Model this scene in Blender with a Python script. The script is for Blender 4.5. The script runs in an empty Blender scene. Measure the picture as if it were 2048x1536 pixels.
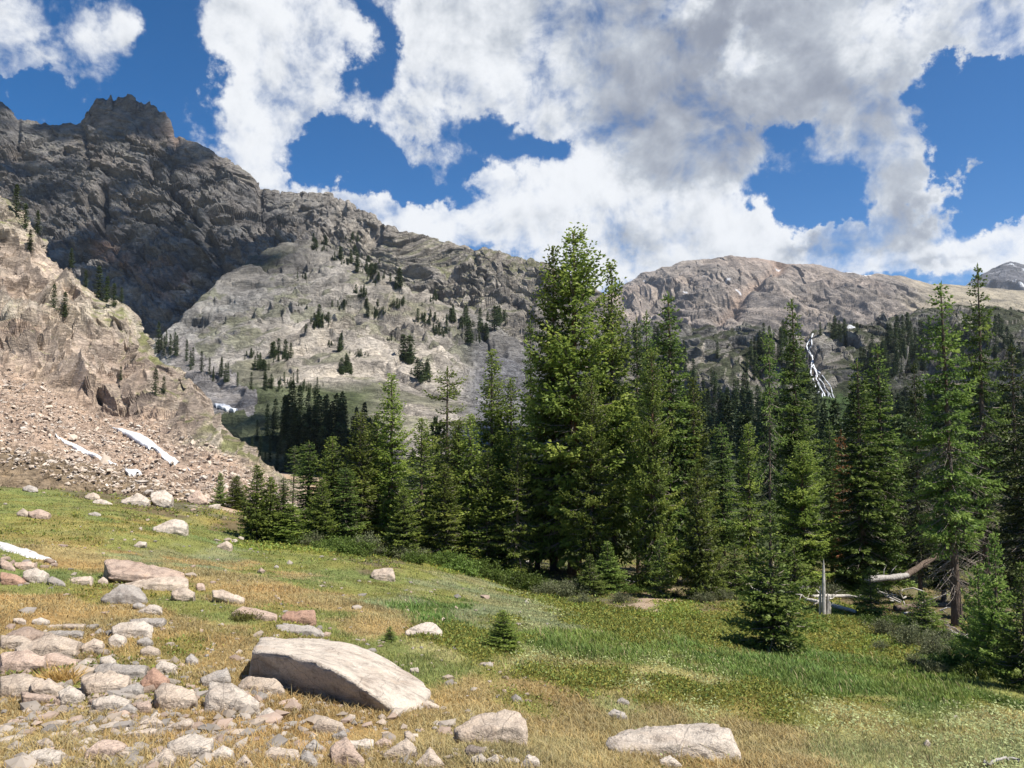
import bpy, bmesh, math, random
import numpy as np
from mathutils import Vector, Matrix
R = math.radians
rng = np.random.default_rng(7)
random.seed(7)
S = bpy.context.scene
COL = S.collection

# ------------------------------------------------------------------ camera
F = 1480.0                      # focal length in pixels of the 2048 wide photograph
PITCH = R(3.0)
cam_d = bpy.data.cameras.new('camera'); cam = bpy.data.objects.new('camera', cam_d); COL.objects.link(cam)
cam_d.sensor_width = 36.0; cam_d.lens = 36.0 * F / 2048.0
cam_d.clip_start = 0.1; cam_d.clip_end = 20000.0
cam.location = (0, 0, 0); cam.rotation_euler = (math.pi / 2 + PITCH, 0, 0)
S.camera = cam
S.view_settings.view_transform = 'Standard'; S.view_settings.look = 'None'
S.view_settings.exposure = EXPOSURE = 1.0; S.view_settings.gamma = 1.0
S.cycles.use_denoising = True
S.cycles.max_bounces = 4; S.cycles.diffuse_bounces = 2; S.cycles.transparent_max_bounces = 16
S.cycles.transmission_bounces = 3; S.cycles.glossy_bounces = 2
S.cycles.use_adaptive_sampling = True

# ------------------------------------------------------------------ sun
SUN_AZ, SUN_EL = R(118), R(57)   # clockwise from the view direction (+Y)
SUN = np.array([math.sin(SUN_AZ) * math.cos(SUN_EL), math.cos(SUN_AZ) * math.cos(SUN_EL), math.sin(SUN_EL)])
sd = bpy.data.lights.new('sun', 'SUN'); sun = bpy.data.objects.new('sun', sd); COL.objects.link(sun)
sd.energy = 4.6; sd.angle = R(0.53); sd.color = (1.0, 0.95, 0.87)
sun.rotation_euler = Vector(-SUN).to_track_quat('-Z', 'Y').to_euler()
sun.location = (60, -20, 120)

# ------------------------------------------------------------------ geometry of the view
def ray(px, py):
    a = (np.asarray(px, float) - 1024) / F; b = (768 - np.asarray(py, float)) / F
    c, s = math.cos(PITCH), math.sin(PITCH)
    return np.stack(np.broadcast_arrays(a, c - b * s, s + b * c), -1)
def P(px, py, Y):
    d = ray(px, py)
    return d * (np.asarray(Y, float) / d[..., 1])[..., None]
def project(p):
    p = np.asarray(p, float); c, s = math.cos(PITCH), math.sin(PITCH)
    z = np.maximum(p[..., 1] * c + p[..., 2] * s, 1e-3)
    return 1024 + F * p[..., 0] / z, 768 - F * (-p[..., 1] * s + p[..., 2] * c) / z

# ------------------------------------------------------------------ world: Nishita sky under broken cloud
W = bpy.data.worlds.new("World"); S.world = W; W.use_nodes = True
def build_sky():
    nt = W.node_tree; nt.nodes.clear(); N = nt.nodes.new; L = nt.links.new
    out = N('ShaderNodeOutputWorld'); bg = N('ShaderNodeBackground'); L(bg.outputs[0], out.inputs[0])
    bg.inputs['Strength'].default_value = SKYS = 0.07
    sky = N('ShaderNodeTexSky'); sky.sky_type = 'NISHITA'; sky.sun_disc = False
    sky.sun_elevation = SUN_EL; sky.sun_rotation = SUN_AZ; sky.altitude = 3300; sky.air_density = 1.0; sky.dust_density = 0.3; sky.ozone_density = 3.0
    tc = N('ShaderNodeTexCoord'); sep = N('ShaderNodeSeparateXYZ'); L(tc.outputs['Generated'], sep.inputs[0])
    def M(op, a, b=None, c=None, clamp=False):
        n = N('ShaderNodeMath'); n.operation = op; n.use_clamp = clamp
        for i, v in enumerate((a, b, c)):
            if v is None: continue
            if isinstance(v, (int, float)): n.inputs[i].default_value = v
            else: L(v, n.inputs[i])
        return n.outputs[0]
    az = M('ARCTAN2', sep.outputs[0], sep.outputs[1]); el = M('ARCSINE', sep.outputs[2])
    cv = N('ShaderNodeCombineXYZ'); L(az, cv.inputs[0]); L(el, cv.inputs[1])
    # broad wobble so that the cloud masses lose their round outlines
    def noise(vec, scale, detail, rough, dist=0.0, w=0.0, lac=2.0):
        n = N('ShaderNodeTexNoise'); n.noise_dimensions = '3D'; L(vec, n.inputs['Vector'])
        n.inputs['Scale'].default_value = scale; n.inputs['Detail'].default_value = detail
        n.inputs['Roughness'].default_value = rough; n.inputs['Distortion'].default_value = dist; n.inputs['Lacunarity'].default_value = lac
        return n
    def off(vec, v):
        m = N('ShaderNodeVectorMath'); m.operation = 'ADD'; L(vec, m.inputs[0]); m.inputs[1].default_value = v; return m.outputs[0]
    wn = noise(tc.outputs['Generated'], 8.0, 8, 0.62)
    w1 = N('ShaderNodeVectorMath'); w1.operation = 'SUBTRACT'; L(wn.outputs['Color'], w1.inputs[0]); w1.inputs[1].default_value = (.5, .5, .5)
    w2 = N('ShaderNodeVectorMath'); w2.operation = 'SCALE'; L(w1.outputs[0], w2.inputs[0]); w2.inputs['Scale'].default_value = 0.26
    w3 = N('ShaderNodeVectorMath'); w3.operation = 'MULTIPLY'; L(w2.outputs[0], w3.inputs[0]); w3.inputs[1].default_value = (1, 1, 0)
    wv = N('ShaderNodeVectorMath'); wv.operation = 'ADD'; L(cv.outputs[0], wv.inputs[0]); L(w3.outputs[0], wv.inputs[1]); wv0 = wv.outputs[0]
    def blobs(lst):
        acc = None; wv = wv0
        for j, b in enumerate(lst):
            if acc is not None and j % 6 == 0:      # makes the chain serial, which keeps the shader's stack small
                ch = N('ShaderNodeVectorMath'); ch.operation = 'MULTIPLY_ADD'; L(acc, ch.inputs[0]); ch.inputs[1].default_value = (1e-9,) * 3; L(wv0, ch.inputs[2]); wv = ch.outputs[0]
            px, py, rx, ry, amp = b[:5]; rot = b[5] if len(b) > 5 else 0
            d = ray(px, py); d = d / np.linalg.norm(d)
            m = N('ShaderNodeMapping'); m.vector_type = 'TEXTURE'; L(wv, m.inputs['Vector'])
            m.inputs['Location'].default_value = (math.atan2(d[0], d[1]), math.asin(d[2]), 0)
            k = 0.86 / F
            m.inputs['Rotation'].default_value = (0, 0, R(rot)); m.inputs['Scale'].default_value = (rx * k, ry * k, 1)
            v = N('ShaderNodeVectorMath'); v.operation = 'DOT_PRODUCT'; L(m.outputs[0], v.inputs[0]); L(m.outputs[0], v.inputs[1])
            e = M('POWER', 0.45, v.outputs['Value'])
            acc = M('MULTIPLY_ADD', e, amp, acc if acc is not None else 0.0)
        return acc
    cover = blobs(CLOUDS); grey = blobs(GREYS)
    n1 = noise(tc.outputs['Generated'], 9.0, 12, 0.60, 0.25)
    n2 = noise(off(tc.outputs['Generated'], (3.1, 1.7, 0.4)), 26.0, 9, 0.62, 0.3)
    n3 = noise(off(tc.outputs['Generated'], (1.1, 5.7, 2.4)), 5.5, 7, 0.55, 0.2)
    # open sky away from the masses keeps some broken cloud of its own (behind and above the view)
    cover = M('MINIMUM', cover, 0.86); grey = M('ADD', M('MINIMUM', grey, 0.85), 0.08)
    n1b = noise(off(tc.outputs['Generated'], tuple(SUN * 0.022)), 9.0, 8, 0.60, 0.25)
    relief = M('SUBTRACT', n1.outputs[0], n1b.outputs[0])          # billows brighten on the side towards the sun
    dens = M('ADD', cover, M('MULTIPLY', M('SUBTRACT', n1.outputs[0], 0.5), 3.0))
    dens = M('ADD', dens, M('MULTIPLY', M('SUBTRACT', n2.outputs[0], 0.5), 1.35))
    al = N('ShaderNodeMapRange'); al.interpolation_type = 'SMOOTHSTEP'; L(dens, al.inputs[0])
    al.inputs[1].default_value = 0.10; al.inputs[2].default_value = 0.98
    g = M('ADD', grey, M('MULTIPLY', M('SUBTRACT', n3.outputs[0], 0.5), 1.25))
    g = M('ADD', g, M('MULTIPLY', M('SUBTRACT', n2.outputs[0], 0.5), 0.45))
    thick = M('MULTIPLY', M('SUBTRACT', dens, 1.0), 0.22)
    g = M('ADD', g, thick); g = M('SUBTRACT', g, M('MULTIPLY', relief, 2.1))
    gr = N('ShaderNodeMapRange'); gr.interpolation_type = 'SMOOTHSTEP'; L(g, gr.inputs[0]); gr.inputs[1].default_value = -0.05; gr.inputs[2].default_value = 1.35
    cr = N('ShaderNodeValToRGB'); L(gr.outputs[0], cr.inputs[0])
    k = 1.0 / SKYS
    cr.color_ramp.elements[0].position = 0; cr.color_ramp.elements[0].color = (.470 * k, .480 * k, .495 * k, 1)
    cr.color_ramp.elements[1].position = 1; cr.color_ramp.elements[1].color = (.138 * k, .153 * k, .188 * k, 1)
    e = cr.color_ramp.elements.new(0.45); e.color = (.275 * k, .295 * k, .325 * k, 1)
    hs = N('ShaderNodeHueSaturation'); L(sky.outputs[0], hs.inputs['Color']); hs.inputs['Saturation'].default_value = 1.42; hs.inputs['Value'].default_value = 0.95
    mx = N('ShaderNodeMix'); mx.data_type = 'RGBA'; L(al.outputs[0], mx.inputs[0]); L(hs.outputs[0], mx.inputs[6]); L(cr.outputs[0], mx.inputs[7])
    L(mx.outputs[2], bg.inputs['Color'])
CLOUDS = [ # px, py, rx, ry, amount, tilt
 (5,95,70,110,1.1),(175,60,62,50,.8),(160,170,50,30,.4),(40,170,60,40,.7),
 (470,50,110,90,1.1),(600,50,120,80,.9),(540,170,150,95,1.2),(480,240,90,60,.8),(640,240,110,60,.8),(520,320,70,55,.8),(560,360,90,30,.7),
 (860,60,110,70,1.0),(1000,60,140,100,1.1),(930,150,150,70,1.0),(860,280,110,32,.75,-12),(1020,265,30,26,.55),(1120,180,130,70,.9),
 (1250,90,200,130,1.3),(1320,230,170,110,1.3),(1420,330,130,90,1.2),(1450,120,130,110,1.0),(1600,70,220,100,1.2),(1680,180,120,100,1.0),
 (1850,60,200,70,1.1),(1850,190,90,75,.95),(1800,330,60,75,1.1),(1740,410,120,50,1.1,30),(1650,470,110,38,1.0,10),(1290,340,130,80,1.1),
 (2020,20,120,40,.8),
 (720,400,120,45,1.1),(900,420,170,65,1.2),(1080,430,170,70,1.2),(1240,470,150,60,1.1),(1420,480,150,45,1.0),(1500,490,90,50,1.0),(1200,530,170,45,1.1),(1420,530,130,40,.9),(980,470,120,40,.9),(830,440,80,30,.8),(1680,520,110,25,.9),(1900,560,150,25,.9),
 (1960,490,150,50,1.2),(1820,530,140,28,1.0,12),(2060,480,80,60,.8),(1985,380,28,22,.5),(1925,420,35,25,.5),(1585,395,40,25,.45,30),
 (320,120,75,150,-1.2),(70,235,110,30,-.6),(745,75,38,42,-1.1),(750,165,40,45,-.8),(1060,290,130,40,-1.0),(690,310,110,45,-1.0),(820,345,90,25,-.6),
 (1560,250,80,42,-1.3),(1650,400,70,50,-1.2),(1540,430,50,40,-.7),(1960,260,90,120,-1.3),(1960,420,130,50,-.9),(2010,120,70,50,-1.0),(1000,220,70,25,-.5),(1880,340,30,60,-.5),(1250,410,40,20,-.4),
]
GREYS = [
 (1200,60,200,120,.75),(1330,210,190,120,.85),(1420,350,130,80,.7),(1450,30,200,60,.55),(1650,110,220,110,.6),(1750,230,130,90,.45),(1730,440,110,40,.65,30),(1660,490,90,25,.5),
 (1500,110,50,50,-.8),(900,60,100,60,.25),(560,130,100,60,.25),(620,240,90,40,.3),(1900,90,150,60,.35),(1800,350,50,60,.25),(980,470,160,30,.25),(1250,500,140,30,.35),(900,200,100,30,.2),
 (1820,545,100,22,.5),(720,390,150,40,-.2),(1960,480,150,40,-.2),(1290,390,100,50,.3),
]
build_sky()
W.cycles.sampling_method = 'NONE'
# ------------------------------------------------------------------ numpy noise
def _hash(ix, iy, iz, s):
    with np.errstate(over='ignore'):
        h = (ix.astype(np.uint32) * np.uint32(0x9E3779B1)) ^ (iy.astype(np.uint32) * np.uint32(0x85EBCA77)) ^ (iz.astype(np.uint32) * np.uint32(0xC2B2AE3D)) ^ np.uint32((s * 0x27D4EB2F + 0x165667B1) & 0xffffffff)
        h ^= h >> np.uint32(15); h *= np.uint32(0x2C1B3C6D); h ^= h >> np.uint32(12); h *= np.uint32(0x297A2D39); h ^= h >> np.uint32(15)
    return h
def h01(ix, iy, iz, s): return _hash(ix, iy, iz, s).astype(np.float64) / 4294967295.0
def vnoise(p, seed=0):
    """Value noise in [-1, 1] at points p (n,3) or (n,2)."""
    p = np.asarray(p, float)
    if p.shape[-1] == 2: p = np.concatenate([p, np.zeros(p.shape[:-1] + (1,))], -1)
    i = np.floor(p).astype(np.int64); f = p - i; f = f * f * f * (f * (f * 6 - 15) + 10)
    x, y, z = i[..., 0], i[..., 1], i[..., 2]; fx, fy, fz = f[..., 0], f[..., 1], f[..., 2]
    def c(a, b, d): return h01(x + a, y + b, z + d, seed)
    def l(a, b, t): return a + (b - a) * t
    v = l(l(l(c(0,0,0), c(1,0,0), fx), l(c(0,1,0), c(1,1,0), fx), fy), l(l(c(0,0,1), c(1,0,1), fx), l(c(0,1,1), c(1,1,1), fx), fy), fz)
    return v * 2 - 1
def fbm(p, octv=4, gain=0.5, lac=2.03, seed=0):
    p = np.asarray(p, float); a = 1.0; t = 0.0; n = 0.0
    for o in range(octv):
        t = t + a * vnoise(p, seed + o); n += a; a *= gain; p = p * lac + 13.7
    return t / n
def ridged(p, octv=4, gain=0.5, lac=2.1, seed=0):
    p = np.asarray(p, float); a = 1.0; t = 0.0; n = 0.0
    for o in range(octv):
        t = t + a * (1 - np.abs(vnoise(p, seed + o)) * 2); n += a; a *= gain; p = p * lac + 7.3
    return t / n
def facets(p, seed=0, tilt=1.0, k=26.0):
    """Blocky rock: each cell is its own tilted plane, softly joined. Returns height, a per-cell random number and the distance to the joint."""
    p = np.asarray(p, float); i0 = np.floor(p - 0.5).astype(np.int64); n = p.shape[0]
    best = np.full(n, 1e9); second = np.full(n, 1e9); H = np.zeros(n); RN = np.zeros(n); WS = np.zeros(n)
    for a in (0, 1):
        for b in (0, 1):
            for c in (0, 1):
                ix, iy, iz = i0[:, 0] + a, i0[:, 1] + b, i0[:, 2] + c
                q = _hash(ix, iy, iz, seed)
                r1 = (q & 1023) / 1023.0; r2 = ((q >> np.uint32(10)) & 1023) / 1023.0; r3 = ((q >> np.uint32(20)) & 1023) / 1023.0
                dx = p[:, 0] - (ix + .5 + (r1 - .5) * .85); dy = p[:, 1] - (iy + .5 + (r2 - .5) * .85); dz = p[:, 2] - (iz + .5 + (r3 - .5) * .85)
                d = dx * dx + dy * dy + dz * dz
                second = np.where(d < best, best, np.minimum(second, d)); best = np.minimum(best, d)
                q2 = _hash(iy, iz, ix, seed + 5)
                q1 = (q2 & 1023) / 1023.0; s2 = ((q2 >> np.uint32(10)) & 1023) / 1023.0; q3 = ((q2 >> np.uint32(20)) & 1023) / 1023.0
                w = np.exp(-k * d) + 1e-30; WS += w
                H += w * ((q1 - .5) * .65 + tilt * ((s2 - .5) * 2 * dx + (q3 - .5) * 2 * dy + (r1 - .5) * 2 * dz)); RN += w * q3
    return H / WS, RN / WS, np.sqrt(second) - np.sqrt(best)
def sstep(a, b, x):
    t = np.clip((x - a) / (b - a), 0, 1); return t * t * (3 - 2 * t)

# ------------------------------------------------------------------ objects
def tag(o, label=None, cat=None, group=None, kind=None):
    if label: o['label'] = label
    if cat: o['category'] = cat
    if group: o['group'] = group
    if kind: o['kind'] = kind
    return o
def new_mesh(name, verts, quads=None, tris=None, attrs=None, smooth=False, mats=None):
    me = bpy.data.meshes.new(name)
    v = np.ascontiguousarray(verts, np.float32); loops = []; starts = []; n = 0
    if quads is not None and len(quads):
        q = np.ascontiguousarray(quads, np.int32); loops.append(q.ravel()); starts.append(np.arange(len(q), dtype=np.int32) * 4); n = q.size
    if tris is not None and len(tris):
        t = np.ascontiguousarray(tris, np.int32); loops.append(t.ravel()); starts.append(n + np.arange(len(t), dtype=np.int32) * 3)
    loops = np.concatenate(loops); starts = np.concatenate(starts)
    me.vertices.add(len(v)); me.vertices.foreach_set('co', v.ravel())
    me.loops.add(len(loops)); me.loops.foreach_set('vertex_index', loops)
    me.polygons.add(len(starts)); me.polygons.foreach_set('loop_start', starts)
    for k, a in (attrs or {}).items():
        a = np.asarray(a, np.float32)
        if a.ndim == 2:
            if a.shape[1] == 3: a = np.concatenate([a, np.ones((len(a), 1), np.float32)], 1)
            at_ = me.attributes.new(k, 'FLOAT_COLOR', 'POINT'); at_.data.foreach_set('color', np.ascontiguousarray(a).ravel())
        else:
            at_ = me.attributes.new(k, 'FLOAT', 'POINT'); at_.data.foreach_set('value', np.ascontiguousarray(a))
    me.update(calc_edges=True)
    me.polygons.foreach_set('use_smooth', np.full(len(starts), bool(smooth)))
    if mats is not None: me.polygons.foreach_set('material_index', np.ascontiguousarray(mats, np.int32))
    return me
def link(name, me, mat=None, parent=None, loc=None):
    o = bpy.data.objects.new(name, me); COL.objects.link(o)
    if mat and not len(me.materials): me.materials.append(mat)
    if parent: o.parent = parent
    if loc is not None: o.location = loc
    return o
def empty(name, loc=(0, 0, 0)):
    o = bpy.data.objects.new(name, None); COL.objects.link(o); o.location = loc; o.empty_display_size = .3
    return o
def grid_quads(nu, nv):
    a = (np.arange(nv - 1)[:, None] * nu + np.arange(nu - 1)[None]).ravel()
    return np.stack([a, a + 1, a + nu + 1, a + nu], 1)
def grid_normals(g):
    du = np.gradient(g, axis=1); dv = np.gradient(g, axis=0); n = np.cross(du, dv)
    return n / (np.linalg.norm(n, axis=-1, keepdims=True) + 1e-9)
def tube(path, rad, sides=8, cap=True):
    """Vertices, quads, tris of a tapered tube along a path."""
    path = np.asarray(path, float); n = len(path); rad = np.broadcast_to(np.asarray(rad, float), (n,))
    t = np.gradient(path, axis=0); t /= np.linalg.norm(t, axis=1, keepdims=True) + 1e-9
    ref = np.where(np.abs(t[:, 2:3]) > .8, np.array([[1., 0, 0]]), np.array([[0, 0, 1.]]))
    a = np.cross(t, ref); a /= np.linalg.norm(a, axis=1, keepdims=True) + 1e-9; b = np.cross(t, a)
    th = np.linspace(0, 2 * np.pi, sides, endpoint=False)
    v = path[:, None] + rad[:, None, None] * (np.cos(th)[None, :, None] * a[:, None] + np.sin(th)[None, :, None] * b[:, None])
    v = v.reshape(-1, 3); q = []
    i = np.arange(sides); j = (i + 1) % sides
    for k in range(n - 1):
        q.append(np.stack([k * sides + i, k * sides + j, (k + 1) * sides + j, (k + 1) * sides + i], 1))
    q = np.concatenate(q); tr = np.zeros((0, 3), int)
    if cap:
        v = np.concatenate([v, path[:1], path[-1:]]); c0 = len(v) - 2
        tr = np.concatenate([np.stack([np.full(sides, c0), j, i], 1), np.stack([np.full(sides, c0 + 1), (n - 1) * sides + i, (n - 1) * sides + j], 1)])
    return v, q, tr
class Bag:
    """Collects pieces that become one mesh."""
    def __init__(s): s.v = []; s.q = []; s.t = []; s.n = 0; s.a = {}
    def add(s, v, q=None, t=None, **attrs):
        if q is not None and len(q): s.q.append(np.asarray(q) + s.n)
        if t is not None and len(t): s.t.append(np.asarray(t) + s.n)
        s.v.append(np.asarray(v, float)); s.n += len(v)
        for k, a in attrs.items():
            a = np.asarray(a, float); s.a.setdefault(k, []).append(np.full(len(v), float(a)) if a.ndim == 0 else a)
    def mesh(s, name, smooth=False):
        return new_mesh(name, np.concatenate(s.v), np.concatenate(s.q) if s.q else None, np.concatenate(s.t) if s.t else None, {k: np.concatenate(a) for k, a in s.a.items()}, smooth)

# ------------------------------------------------------------------ materials
class Mat:
    def __init__(s, name):
        s.m = bpy.data.materials.new(name); s.m.use_nodes = True; s.t = s.m.node_tree; s.t.nodes.clear()
        s.out = s.n('ShaderNodeOutputMaterial')
    def n(s, k, **kw):
        x = s.t.nodes.new(k)
        for a, b in kw.items(): setattr(x, a, b)
        return x
    def l(s, a, b): s.t.links.new(a, b)
    def put(s, sock, v):
        if isinstance(v, bpy.types.NodeSocket): s.l(v, sock)
        else: sock.default_value = v
    def math(s, op, a, b=0.0, clamp=False):
        x = s.n('ShaderNodeMath', operation=op, use_clamp=clamp); s.put(x.inputs[0], a); s.put(x.inputs[1], b); return x.outputs[0]
    def mix(s, f, a, b, blend='MIX'):
        x = s.n('ShaderNodeMix', data_type='RGBA', blend_type=blend); s.put(x.inputs[0], f); s.put(x.inputs[6], a); s.put(x.inputs[7], b); return x.outputs[2]
    def pos(s):
        if not hasattr(s, '_p'): s._p = s.n('ShaderNodeNewGeometry').outputs['Position']
        return s._p
    def objco(s):
        if not hasattr(s, '_o'): s._o = s.n('ShaderNodeTexCoord').outputs['Object']
        return s._o
    def noise(s, vec, scale, detail=6, rough=.55, dist=0.0, color=False):
        x = s.n('ShaderNodeTexNoise'); s.l(vec, x.inputs['Vector'])
        for k, v in (('Scale', scale), ('Detail', detail), ('Roughness', rough), ('Distortion', dist)): x.inputs[k].default_value = v
        return x.outputs['Color' if color else 0]
    def voro(s, vec, scale, feature='F1', out='Distance', rnd=1.0):
        x = s.n('ShaderNodeTexVoronoi', feature=feature); s.l(vec, x.inputs['Vector']); x.inputs['Scale'].default_value = scale; x.inputs['Randomness'].default_value = rnd
        return x.outputs[out]
    def ramp(s, f, stops):
        x = s.n('ShaderNodeValToRGB'); s.l(f, x.inputs[0]); e = x.color_ramp.elements
        while len(e) < len(stops): e.new(0.5)
        for i, (p, c) in enumerate(stops): e[i].position = p; e[i].color = tuple(c) + (1,) if len(c) == 3 else c
        return x.outputs[0]
    def rng(s, f, a, b, c=0.0, d=1.0, smooth=True):
        x = s.n('ShaderNodeMapRange', interpolation_type='SMOOTHSTEP' if smooth else 'LINEAR'); s.put(x.inputs[0], f)
        for i, v in enumerate((a, b, c, d)): x.inputs[i + 1].default_value = v
        return x.outputs[0]
    def attr(s, k, out='Color'):
        x = s.n('ShaderNodeAttribute', attribute_name=k); return x.outputs[out]
    def scale(s, c, f):
        x = s.n('ShaderNodeVectorMath', operation='SCALE'); s.put(x.inputs[0], c); s.put(x.inputs['Scale'], f); return x.outputs[0]
    def stretch(s, vec, sc, rot=(0, 0, 0)):
        x = s.n('ShaderNodeMapping'); s.l(vec, x.inputs[0]); x.inputs['Scale'].default_value = sc; x.inputs['Rotation'].default_value = rot; return x.outputs[0]
    def bump(s, h, strength=.5, dist=.1, normal=None):
        x = s.n('ShaderNodeBump'); s.l(h, x.inputs['Height']); x.inputs['Strength'].default_value = strength; x.inputs['Distance'].default_value = dist
        if normal is not None: s.l(normal, x.inputs['Normal'])
        return x.outputs[0]
    def surf(s, color, rough=.9, normal=None, spec=.25):
        b = s.n('ShaderNodeBsdfPrincipled'); s.put(b.inputs['Base Color'], color); s.put(b.inputs['Roughness'], rough)
        b.inputs['Specular IOR Level'].default_value = spec
        if normal is not None: s.l(normal, b.inputs['Normal'])
        s.l(b.outputs[0], s.out.inputs[0]); return s.m
    def leaf(s, color, trans=.3, rough=.6, spec=.2, tcol=None):
        b = s.n('ShaderNodeBsdfPrincipled'); s.put(b.inputs['Base Color'], color); b.inputs['Roughness'].default_value = rough; b.inputs['Specular IOR Level'].default_value = spec
        t = s.n('ShaderNodeBsdfTranslucent'); s.put(t.inputs[0], tcol if tcol is not None else color)
        m = s.n('ShaderNodeMixShader'); m.inputs[0].default_value = trans; s.l(b.outputs[0], m.inputs[1]); s.l(t.outputs[0], m.inputs[2]); s.l(m.outputs[0], s.out.inputs[0]); return s.m
# ------------------------------------------------------------------ the ground sheet
GC = [(0,1536,3.6),(512,1536,3.6),(1024,1536,3.8),(1536,1536,4.4),(2048,1536,5.2),
 (0,1420,4.9),(300,1400,5.0),(0,1300,7.0),(300,1250,8.5),(500,1365,5.9),(820,1420,5.6),(660,1395,5.8),(1024,1420,5.9),(1200,1440,6.0),(1480,1500,5.4),(1800,1480,6.6),(2048,1440,8.0),
 (0,1180,11.0),(250,1190,11.5),(0,1100,15.5),(200,1130,14.5),(340,1065,22),(0,1020,24),(0,985,31),(200,1000,31),(400,1040,29),(100,960,37),(0,930,42),(300,985,40),(420,1005,37),(490,1085,25.5),(580,1060,30),
 (540,1180,13.5),(600,1230,11),(640,1180,14.5),(765,1160,18),(700,1095,27),(900,1125,27.5),(850,1260,11.2),(800,1210,14),(1000,1200,18.5),(1100,1180,25),(1000,1300,9.6),(1150,1260,12.6),(1130,1150,27.5),
 (1300,1215,21),(1420,1200,22),(1300,1290,11.3),(1240,1350,8.4),(1440,1300,12.4),(1545,1302,13.6),(1600,1350,10.2),(1500,1400,8.2),(1700,1240,20),(1700,1300,15.5),(1760,1372,10.6),(1850,1320,13.5),(1930,1255,19.5),(2048,1330,13.5),(2000,1345,12),
 (600,960,95),(560,1000,62),(650,1010,70)]
def _gpts():
    pts = []
    for px, py, Y in GC:
        p = P(px, py, Y); pts.append((math.atan2(p[0], p[1]), math.hypot(p[0], p[1]), p[2]))
    for az, zs in ((-180,(-1.6,-1.4,-1.2,-.6,0,0)),(-140,(-1.55,-1.3,-1.0,-.3,1,2)),(-95,(-1.5,-1.2,-.8,0,2,3)),(-60,(-1.55,-1.6,-1.6,-1.4,0,2)),(60,(-1.8,-2.6,-3.9,-5.2,-6.5,-9)),(95,(-1.8,-2.5,-3.7,-5.2,-7.5,-10)),(140,(-1.7,-2.0,-2.6,-4,-6,-9)),(180,(-1.6,-1.4,-1.2,-.6,0,0))):
        for r, z in zip((3.2, 7, 13, 25, 50, 90), zs): pts.append((R(az), r, z))
    for az in range(-180, 181, 30): pts.append((R(az), 0.8, -1.6))
    for az in (-38, -20): pts += [(R(az), 70, -3.0), (R(az), 120, -4)]
    for az in (-14, -6, 4, 14, 24, 36):
        pts += [(R(az), 34, {-14:-5.2,-6:-6.0,4:-6.5,14:-6.4,24:-6.4,36:-6.6}[az]), (R(az), 60, -7.0), (R(az), 120, -8.0)]
    for az in range(-180, 181, 20):
        for r, z in ((240, -9), (420, -14), (900, -20), (2500, -20), (7000, -20)): pts.append((R(az), r, z))
    return np.array(pts)
_gp = _gpts(); _KA = 2.2; _C = 0.12
def _gx(az, r): return np.stack([az * _KA, np.log(r)], -1)
_gX = _gx(_gp[:, 0], _gp[:, 1])
_A = np.sqrt(((_gX[:, None] - _gX[None]) ** 2).sum(-1) + _C ** 2)
_n = len(_gp); _Mx = np.zeros((_n + 1, _n + 1)); _Mx[:_n, :_n] = _A + np.eye(_n) * -0.004; _Mx[:_n, _n] = 1; _Mx[_n, :_n] = 1
_gw = np.linalg.solve(_Mx, np.append(_gp[:, 2], 0))
def ground_z(x, y):
    x = np.asarray(x, float); y = np.asarray(y, float); sh = x.shape; x = x.ravel(); y = y.ravel()
    r = np.maximum(np.hypot(x, y), .5); q = _gx(np.arctan2(x, y), r); out = np.empty(len(x))
    for i in range(0, len(x), 60000):
        d = np.sqrt(((q[i:i + 60000, None] - _gX[None]) ** 2).sum(-1) + _C ** 2); out[i:i + 60000] = d @ _gw[:_n] + _gw[_n]
    p = np.stack([x, y], -1); near = sstep(60, 20, r)
    out += fbm(p * .28, 3, seed=3) * .16 * sstep(1.5, 8, r) + fbm(p * 1.7, 3, seed=9) * .035 * near
    out -= 4.0 * sstep(39, 50, r) * sstep(R(-7), R(-12), np.arctan2(x, y)) * sstep(R(-75), R(-45), np.arctan2(x, y))
    out += fbm(p * .03, 4, seed=21) * 1.2 * sstep(40, 120, r)
    return out.reshape(sh)
_rs = np.exp(np.linspace(math.log(2.2), math.log(220), 110))
def at(px, py):
    """Where the line of sight through a pixel of the photograph meets the ground."""
    d = ray(px, py); d = d / math.hypot(d[0], d[1]); rs = _rs
    for step in range(2):
        p = d[None] * rs[:, None]; g = p[:, 2] - ground_z(p[:, 0], p[:, 1]); k = np.nonzero(g < 0)[0]
        k = max(int(k[0]) if len(k) else len(rs) - 1, 1)
        if step == 0: rs = np.linspace(rs[k - 1], rs[k], 9)
    t = g[k - 1] / (g[k - 1] - g[k] + 1e-9); t = min(max(t, 0), 1); q = p[k - 1] * (1 - t) + p[k] * t
    return np.array([q[0], q[1], float(ground_z(q[0], q[1]))])

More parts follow.
